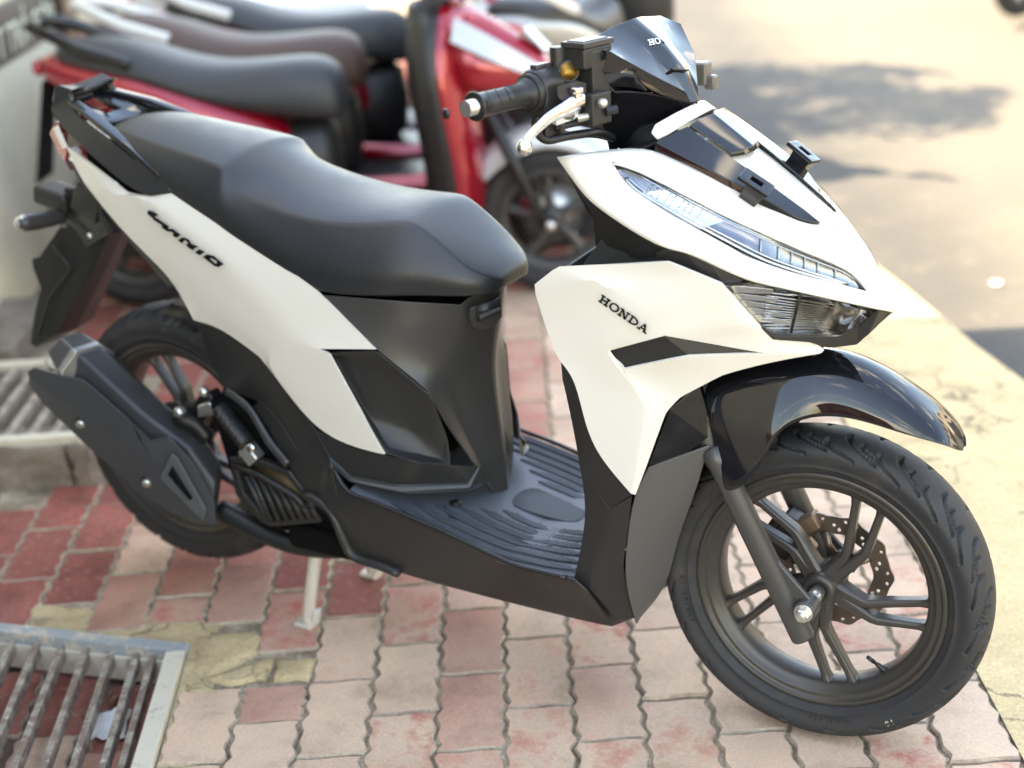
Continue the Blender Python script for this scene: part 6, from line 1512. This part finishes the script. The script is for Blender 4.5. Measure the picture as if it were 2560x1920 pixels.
# heat shield plate over the near side
hs = [c5(152, 330, -.208), c5(185, 308, -.206), c5(330, 352, -.208), c5(450, 372, -.210), c5(530, 440, -.210), c5(700, 590, -.208), c5(745, 650, -.206), c5(770, 700, -.204), c5(830, 712, -.200), c5(930, 690, -.192), c5(1060, 830, -.182), c5(1185, 1060, -.172), c5(1192, 1178, -.172), c5(1130, 1150, -.178),
      c5(890, 905, -.196), c5(560, 640, -.212), c5(160, 370, -.212), c5(155, 395, -.208), c5(230, 500, -.205), c5(500, 760, -.202), c5(650, 890, -.196), c5(780, 1010, -.190), c5(950, 1110, -.182), c5(1100, 1160, -.176)]
panel('heat_shield', hs, [(0, 1, 2, 15, 16), (2, 3, 4, 15), (4, 5, 6, 14, 15), (6, 7, 8, 9, 14), (9, 10, 11, 13, 14), (11, 12, 13), (16, 15, 19, 18, 17), (15, 14, 21, 20, 19), (14, 13, 23, 22, 21), (13, 12, 23)], MUFFL, MU, solid=.004, bevel=.004, bseg=3, bang=7)
tw = [c5(940, 800, -.196), c5(985, 800, -.190), c5(1110, 1040, -.178), c5(1130, 1150, -.179), c5(1085, 1075, -.182), c5(885, 910, -.199)]
prism('vent_frame', [p+Vector((0, -.002, 0)) for p in [c5(955, 780, -.194), c5(990, 800, -.190), c5(1150, 1090, -.175), c5(1130, 1150, -.178), c5(890, 912, -.197)]], Vector((.001, -.004, 0)), mat('vent_frame_grey', (.075, .078, .082), .45), MU, bevel=.002)
prism('vent_opening', [p+Vector((.002, -.0065, 0)) for p in [c5(962, 842, -.193), c5(1075, 1018, -.182), c5(1058, 1032, -.184), c5(938, 890, -.195)]], Vector((.001, -.0012, 0)), DARK, MU)
for (x, y, Y) in ((450, 612, -.205), (815, 938, -.192)):
    q = c5(x, y, Y); d_ = Vector((.35, -.9, -.25)).normalized(); bm = bmesh.new()
    add_tube(bm, [q-d_*.002, q+d_*.003], .013, 18); bo = finish('shield_washer', bm, CABLE, MU)
    bm = bmesh.new(); add_tube(bm, [q+d_*.003, q+d_*.007, q+d_*.009], [.0085, .0085, .005], 14); finish('shield_bolt', bm, STEEL, bo)
# rear hugger
V = []
for k in range(6):
    t = rad(30+11*k); 
    for y in (-.072, -.05, 0): V.append(Vector((.0+(.285 if y else .292)*math.cos(t)+.01, y, .30+(.285 if y else .292)*math.sin(t)+(-.012 if y == -.072 else 0))))
panel('rear_hugger', V, [(i*3+k, i*3+k+1, i*3+k+4, i*3+k+3) for i in range(5) for k in range(2)], MATTE, SC, sym=True, solid=.003, orient_to=Vector((.3, 0, 1.5)))
# ------------------------------------------------------------------ the other parked scooters
def scooter_mesh_parts():
    """rounded city scooter, x forward, rear axle at the origin; returns a list of (name, mesh, role, parent index)"""
    out = []
    def keep(o, role, par=None):
        COL.objects.unlink(o); out.append([o.name.split('.')[0], o, role, par]); return len(out)-1
    r = .226
    for x in (0.0, 1.25):
        c = Vector((x, 0, r))
        me = tyre_mesh('tyre', r, .046, .150, .030, c, pitch=20, na=160, groove=.003)
        t = link('tyre', me, RUBBER); wi = keep(t, 'rubber')
        o = lathe('rim', [(.140, -.026), (.151, -.031), (.152, -.034), (.146, -.035), (.138, -.030), (.128, -.020), (.126, 0), (.128, .020), (.138, .030), (.152, .034), (.140, .026), (.134, 0)], 64, c, WHEELM, None); keep(o, 'wheel', wi)
        o = lathe('hub', [(.008, -.040), (.026, -.040), (.030, -.02), (.040, 0), (.030, .03), (.008, .03)], 28, c, WHEELM, None); keep(o, 'wheel', wi)
        for k in range(5):
            bm = bmesh.new(); a = 72*k+20
            bar(bm, [pol(.022, a, -.004, c), pol(.075, a+6, -.006, c), pol(.135, a, -.004, c)], [.036, .022, .028], [.03, .024, .03]); keep(finish('spoke', bm, WHEELM, None, bevel=.002, bang=30), 'wheel', wi)
        if x > 1:
            bm = bmesh.new(); add_tube(bm, [(x, .030, r), (x, .034, r)], .088, 40); keep(finish('brake_disc', bm, STEEL, None), 'steel', wi)
            bm = bmesh.new(); add_box(bm, Vector((x-.075, .045, r+.02)), .035, .04, .06); keep(finish('brake_caliper', bm, RED, None, bevel=.008), 'paint', wi)
    def loft(name, secs, role, nh, sub=1, closed_ends=True, par=None, sym=True, solid=0, bevel=0):
        V = []; F = []
        for s in secs: V += [Vector(p) for p in s]
        for i in range(len(secs)-1):
            for k in range(nh-1): F.append((i*nh+k, (i+1)*nh+k, (i+1)*nh+k+1, i*nh+k+1))
        if closed_ends: F.append(tuple(range(nh))); F.append(tuple((len(secs)-1)*nh+k for k in reversed(range(nh))))
        o = panel(name, V, F, None, None, sym=sym, sub=sub, solid=solid, bevel=bevel, orient_to=Vector((.4, -.3, 3)))
        return keep(o, role, par)
    # seat
    S_ = [(-.20, .800, .05, .785, .06, .755), (-.14, .815, .085, .795, .105, .745), (0, .810, .105, .785, .128, .715), (.12, .790, .115, .765, .142, .690), (.20, .752, .12, .730, .148, .660), (.32, .722, .125, .700, .150, .612), (.45, .722, .125, .702, .146, .582), (.56, .730, .115, .706, .130, .562), (.635, .722, .098, .690, .105, .552), (.682, .680, .072, .640, .074, .550)]
    loft('seat', [[(x, 0, zc), (x, -yr*.6, zc-.004), (x, -yr, zr), (x, -(yr+yb)/2-.012, (zr*.5+zb*.5)), (x, -yb, zb), (x, 0, zb)] for x, zc, yr, zr, yb, zb in S_], 'seat', 6, 2)
    # painted flank from tail to the running board
    loft('flank', [[(x, 0, zt), (x, -yt, zt), (x, -ym, zm), (x, -yb, zb), (x, 0, zb)] for x, zt, yt, zm, ym, zb, yb in ((-.30, .775, .04, .745, .06, .700, .04), (-.20, .770, .08, .725, .115, .660, .07), (0, .750, .125, .690, .158, .585, .11), (.18, .700, .145, .625, .172, .495, .125), (.34, .640, .145, .555, .172, .425, .13), (.48, .585, .12, .490, .152, .365, .12), (.555, .50, .08, .42, .12, .33, .10))], 'paint', 5, 2)
    # dark body below the flank and behind the floor
    loft('lower_body', [[(x, 0, zt), (x, -yt, zt), (x, -yb, zb), (x, 0, zb)] for x, zt, yt, zb, yb in ((-.05, .62, .10, .50, .09), (.15, .56, .13, .36, .12), (.36, .50, .145, .27, .13), (.56, .56, .12, .27, .14), (.655, .575, .07, .28, .08))], 'dark', 4, 1)
    loft('floorboard', [[(x, 0, z), (x, -.14, z), (x, -.165, z-.03), (x, -.12, z-.09), (x, 0, z-.09)] for x, z in ((.50, .300), (.66, .285), (.82, .280), (.98, .300))], 'dark', 5, 1)
    loft('floor_trim', [[(x, -.150, z+.002), (x, -.182, z-.02), (x, -.170, z-.085), (x, -.150, z-.07)] for x, z in ((.44, .315), (.60, .290), (.80, .283), (1.0, .315))], 'paint', 4, 1)
    # leg shield: painted outside, dark inside
    LS = [(.985, .10, .86), (.965, .185, .74), (.975, .190, .60), (.995, .165, .45), (1.00, .140, .32), (.985, .11, .23)]
    V = []; 
    for x, y, z in LS: V += [Vector((x, -y, z)), Vector((x+.055, -y*.62, z+.01)), Vector((x+.09, 0, z+.02))]
    o = panel('leg_shield', V, [(i*3+k, i*3+k+1, i*3+k+4, i*3+k+3) for i in range(5) for k in range(2)], None, None, sym=True, solid=.02, sub=1, orient_to=Vector((3, 0, .5))); ls = keep(o, 'paint')
    V = []
    for x, y, z in LS: V += [Vector((x-.004, -y*1.0, z)), Vector((x-.085, -y*.95, z)), Vector((x-.120, 0, z))]
    o = panel('inner_shield', V, [(i*3+k, i*3+k+1, i*3+k+4, i*3+k+3) for i in range(5) for k in range(2)], None, None, sym=True, solid=.015, sub=1, orient_to=Vector((-3, 0, .5))); keep(o, 'dark', ls)
    # nose with stripe, lamp, mudguard
    loft('nose', [[(x, 0, zt), (x, -yt, zt-.01), (x, -ym, zm), (x, -yb, zb), (x, 0, zb)] for x, zt, yt, zm, ym, zb, yb in ((1.00, .90, .05, .78, .145, .62, .14), (1.08, .86, .05, .73, .135, .60, .12), (1.17, .79, .045, .69, .105, .60, .085), (1.24, .735, .035, .67, .075, .61, .055), (1.275, .69, .02, .655, .04, .62, .03))], 'paint', 5, 2, par=ls)
    for s in (1,):
        V = [Vector((1.02, -.112, .860)), Vector((1.12, -.105, .790)), Vector((1.20, -.085, .725)), Vector((1.255, -.055, .675)), Vector((1.242, -.078, .645)), Vector((1.18, -.115, .680)), Vector((1.10, -.140, .730)), Vector((1.01, -.158, .790))]
        o = panel('nose_stripe', V, [(i, i+1, 6-i, 7-i) for i in range(3)], None, None, pair=False, solid=.008, bevel=.003); keep(o, 'accent', ls)
        m_ = o.data.copy(); m_.transform(Matrix.Scale(-1, 4, (0, 1, 0))); m_.flip_normals(); o2 = link('nose_stripe', m_, None); mods(o2, .008, .003, 2, 12, 0); keep(o2, 'accent', ls)
    loft('front_fender', [[pol(R_, a, 0, Vector((1.25, 0, r))), pol(R_-.004, a, -.035, Vector((1.25, 0, r))), pol(R_-.03, a, -.058, Vector((1.25, 0, r))), pol(R_-.065*k_, a, -.064, Vector((1.25, 0, r)))] for a, R_, k_ in ((38, .262, .35), (50, .275, .8), (70, .285, 1), (90, .290, 1), (110, .290, 1.1), (130, .285, 1), (145, .275, .8))], 'fender', 4, 2, closed_ends=False, solid=.004)
    for s in (-1, 1):
        tp = Vector((1.045, .075*s, .68)); bt = Vector((1.235, .075*s, .215))
        bm = bmesh.new(); add_tube(bm, [tp, tp.lerp(bt, .4), tp.lerp(bt, .41), bt], [.014, .014, .019, .017], 14); keep(finish('fork_leg', bm, None, None), 'dark')
    bm = bmesh.new(); add_tube(bm, [(1.25, -.085, r), (1.25, -.105, r)], .014, 12); keep(finish('axle_nut', bm, None, None), 'steel')
    # handlebar, cowl, grips, levers, lamp
    loft('handlebar_cover', [[(x, 0, zt), (x, -yt, zt-.005), (x, -ym, zm), (x, -ym*.7, zb), (x, 0, zb)] for x, zt, yt, zm, ym, zb in ((.90, 1.02, .05, .985, .10, .95), (.96, 1.06, .07, 1.00, .14, .94), (1.02, 1.05, .06, .99, .12, .93), (1.07, 1.01, .03, .97, .06, .94))], 'paint', 5, 1)
    bm = bmesh.new(); add_tube(bm, smooth_path([(.89, -.34, 1.0), (.93, -.2, 1.0), (.96, 0, .98), (.93, .2, 1.0), (.89, .34, 1.0)], 4), .011, 12); keep(finish('handlebar', bm, None, None), 'steel')
    for s in (-1, 1):
        bm = bmesh.new(); a_ = Vector((.888, .345*s, 1.0)); b_ = Vector((.922, .225*s, 1.0)); add_tube(bm, [a_, b_], .017, 16); add_tube(bm, [b_, b_.lerp(a_, -.35)], .030, 16); keep(finish('grip', bm, None, None), 'rubber')
        bm = bmesh.new(); add_tube(bm, smooth_path([(.965, .20*s, .995), (.975, .26*s, .985), (.955, .33*s, .975)], 4), [.008]*8+[.0075], 10); keep(finish('lever', bm, None, None), 'steel')
    V = [Vector((1.205, -.05, .800)), Vector((1.262, -.045, .725)), Vector((1.215, 0, .805)), Vector((1.275, 0, .725))]
    o = panel('headlamp', V, [(0, 1, 3, 2)], None, None, sym=True, solid=.012, bevel=.004, orient_to=Vector((3, 0, 1))); keep(o, 'lens', ls)
    # tail: rail, lamp, plate, rear guard, exhaust, engine, stand
    for s in (-1, 1):
        bm = bmesh.new(); add_tube(bm, smooth_path([(.10, .128*s, .745), (-.05, .122*s, .795), (-.20, .095*s, .838), (-.30, .045*s, .855)], 5), [.013]*15+[.016], 12, flat=1.5); keep(finish('grab_rail', bm, None, None), 'rail')
    bm = bmesh.new(); add_box(bm, Vector((-.305, 0, .852)), .045, .11, .022); keep(finish('rail_end', bm, None, None, bevel=.008, bseg=3), 'rail')
    loft('tail_lamp', [[(x, 0, z+.025), (x, -y, z+.02), (x, -y, z-.02), (x, 0, z-.03)] for x, z, y in ((-.27, .735, .085), (-.315, .735, .07), (-.335, .735, .03))], 'tail', 4, 1)
    bm = bmesh.new(); poly_prism(bm, [Vector((-.28, -.06, .70)), Vector((-.28, .06, .70)), Vector((-.39, .07, .40)), Vector((-.39, -.07, .40))], Vector((.006, 0, .002))); keep(finish('rear_guard', bm, None, None, bevel=.002), 'dark')
    bm = bmesh.new(); add_tube(bm, [Vector((.28, -.145, .22)), Vector((.18, -.155, .25)), Vector((.10, -.16, .275)), Vector((-.22, -.165, .37)), Vector((-.26, -.165, .385))], [.02, .035, .058, .062, .045], 20, flat=.75); keep(finish('muffler', bm, None, None, bevel=.004, bang=40), 'dark')
    bm = bmesh.new(); poly_prism(bm, [Vector((-.06, -.10, .30)), Vector((.10, -.10, .36)), Vector((.40, -.10, .34)), Vector((.44, -.10, .20)), Vector((.20, -.10, .15)), Vector((-.06, -.10, .18))], Vector((0, .22, 0))); keep(finish('engine', bm, None, None, bevel=.015), 'dark')
    bm = bmesh.new(); add_tube(bm, [(.30, -.09, .17), (.27, -.12, .006)], .011, 10); add_tube(bm, [(.245, -.122, .006), (.295, -.122, .006)], .012, 10); keep(finish('stand_leg', bm, None, None), 'steel')
    bm = bmesh.new(); add_tube(bm, [(.30, .09, .17), (.27, .12, .006)], .011, 10); add_tube(bm, [(.245, .122, .006), (.295, .122, .006)], .012, 10); keep(finish('stand_leg', bm, None, None), 'steel')
    return out
PROTO = scooter_mesh_parts()
for nm, o, role, par in PROTO:
    if nm not in ('tyre', 'rim', 'hub', 'spoke', 'brake_disc'):
        for v in o.data.vertices:
            if v.co.x < -.04: v.co.x = -.04+(v.co.x+.04)*.62
            if v.co.z > .66 and v.co.x > .99: v.co.z = .66+(v.co.z-.66)*.86
def place(label, loc, deg, scheme, group='parked scooters', z=0.0, skip=()):
    root = empty('motor_scooter', (loc[0], loc[1], z), rad(deg)); tag(root, label, 'scooter', group)
    obs = []
    for nm, o, role, par in PROTO:
        c = o.copy(); COL.objects.link(c); c.name = nm
        if not c.data.materials: c.data.materials.append(None)
        c.material_slots[0].link = 'OBJECT'; c.material_slots[0].material = scheme[role]
        c.parent = root if par is None else obs[par]
        obs.append(c)
    return root
base = dict(rail=PALEPAINT, rubber=RUBBER, wheel=WHEELM, steel=STEEL, dark=MATTE, tail=REDLENS, lens=REFL, fender=GLOSS)
SKYSHEEN = mat('sky_sheen_grey', (.50, .50, .49), .25, metal=.3, coat=.8)  # grey stands for sky reflected in the gloss fender and nose stripe
SILV2 = mat('satin_silver_paint', (.40, .40, .38), .35, metal=.6)
place('red scooter with a black seat parked right behind the white scooter', (-1.33, 1.23), 26, dict(base, paint=RED, seat=BLACKSEAT, accent=SKYSHEEN, fender=SKYSHEEN, wheel=FORKM, rail=GLOSS))
place('red and white scooter with a brown seat, second in the parked row', (-1.53, 1.60), 28, dict(base, paint=RED, seat=BROWNSEAT, accent=PALEPAINT))
place('red scooter with a long black seat and pale grab rail, third in the row', (-1.64, 2.02), 28, dict(base, paint=RED, seat=BLACKSEAT, accent=PALEPAINT))
place('white scooter with a pale seat, fourth in the parked row', (-1.98, 2.30), 28, dict(base, paint=PALEPAINT, seat=PALEPAINT, accent=SILVER))
place('silver scooter with a dark seat standing behind the handlebar near the road', (-.46, 2.12), 99, dict(base, paint=SILV2, seat=BLACKSEAT, accent=PALEPAINT))
place('motorbike standing far off on the sunny road at the top edge', (-.10, 6.75), 70, dict(base, paint=TANPIPE, seat=BLACKSEAT, accent=PALEPAINT), group='vehicles on the road')
for nm, o, role, par in PROTO:
    bpy.data.objects.remove(o)
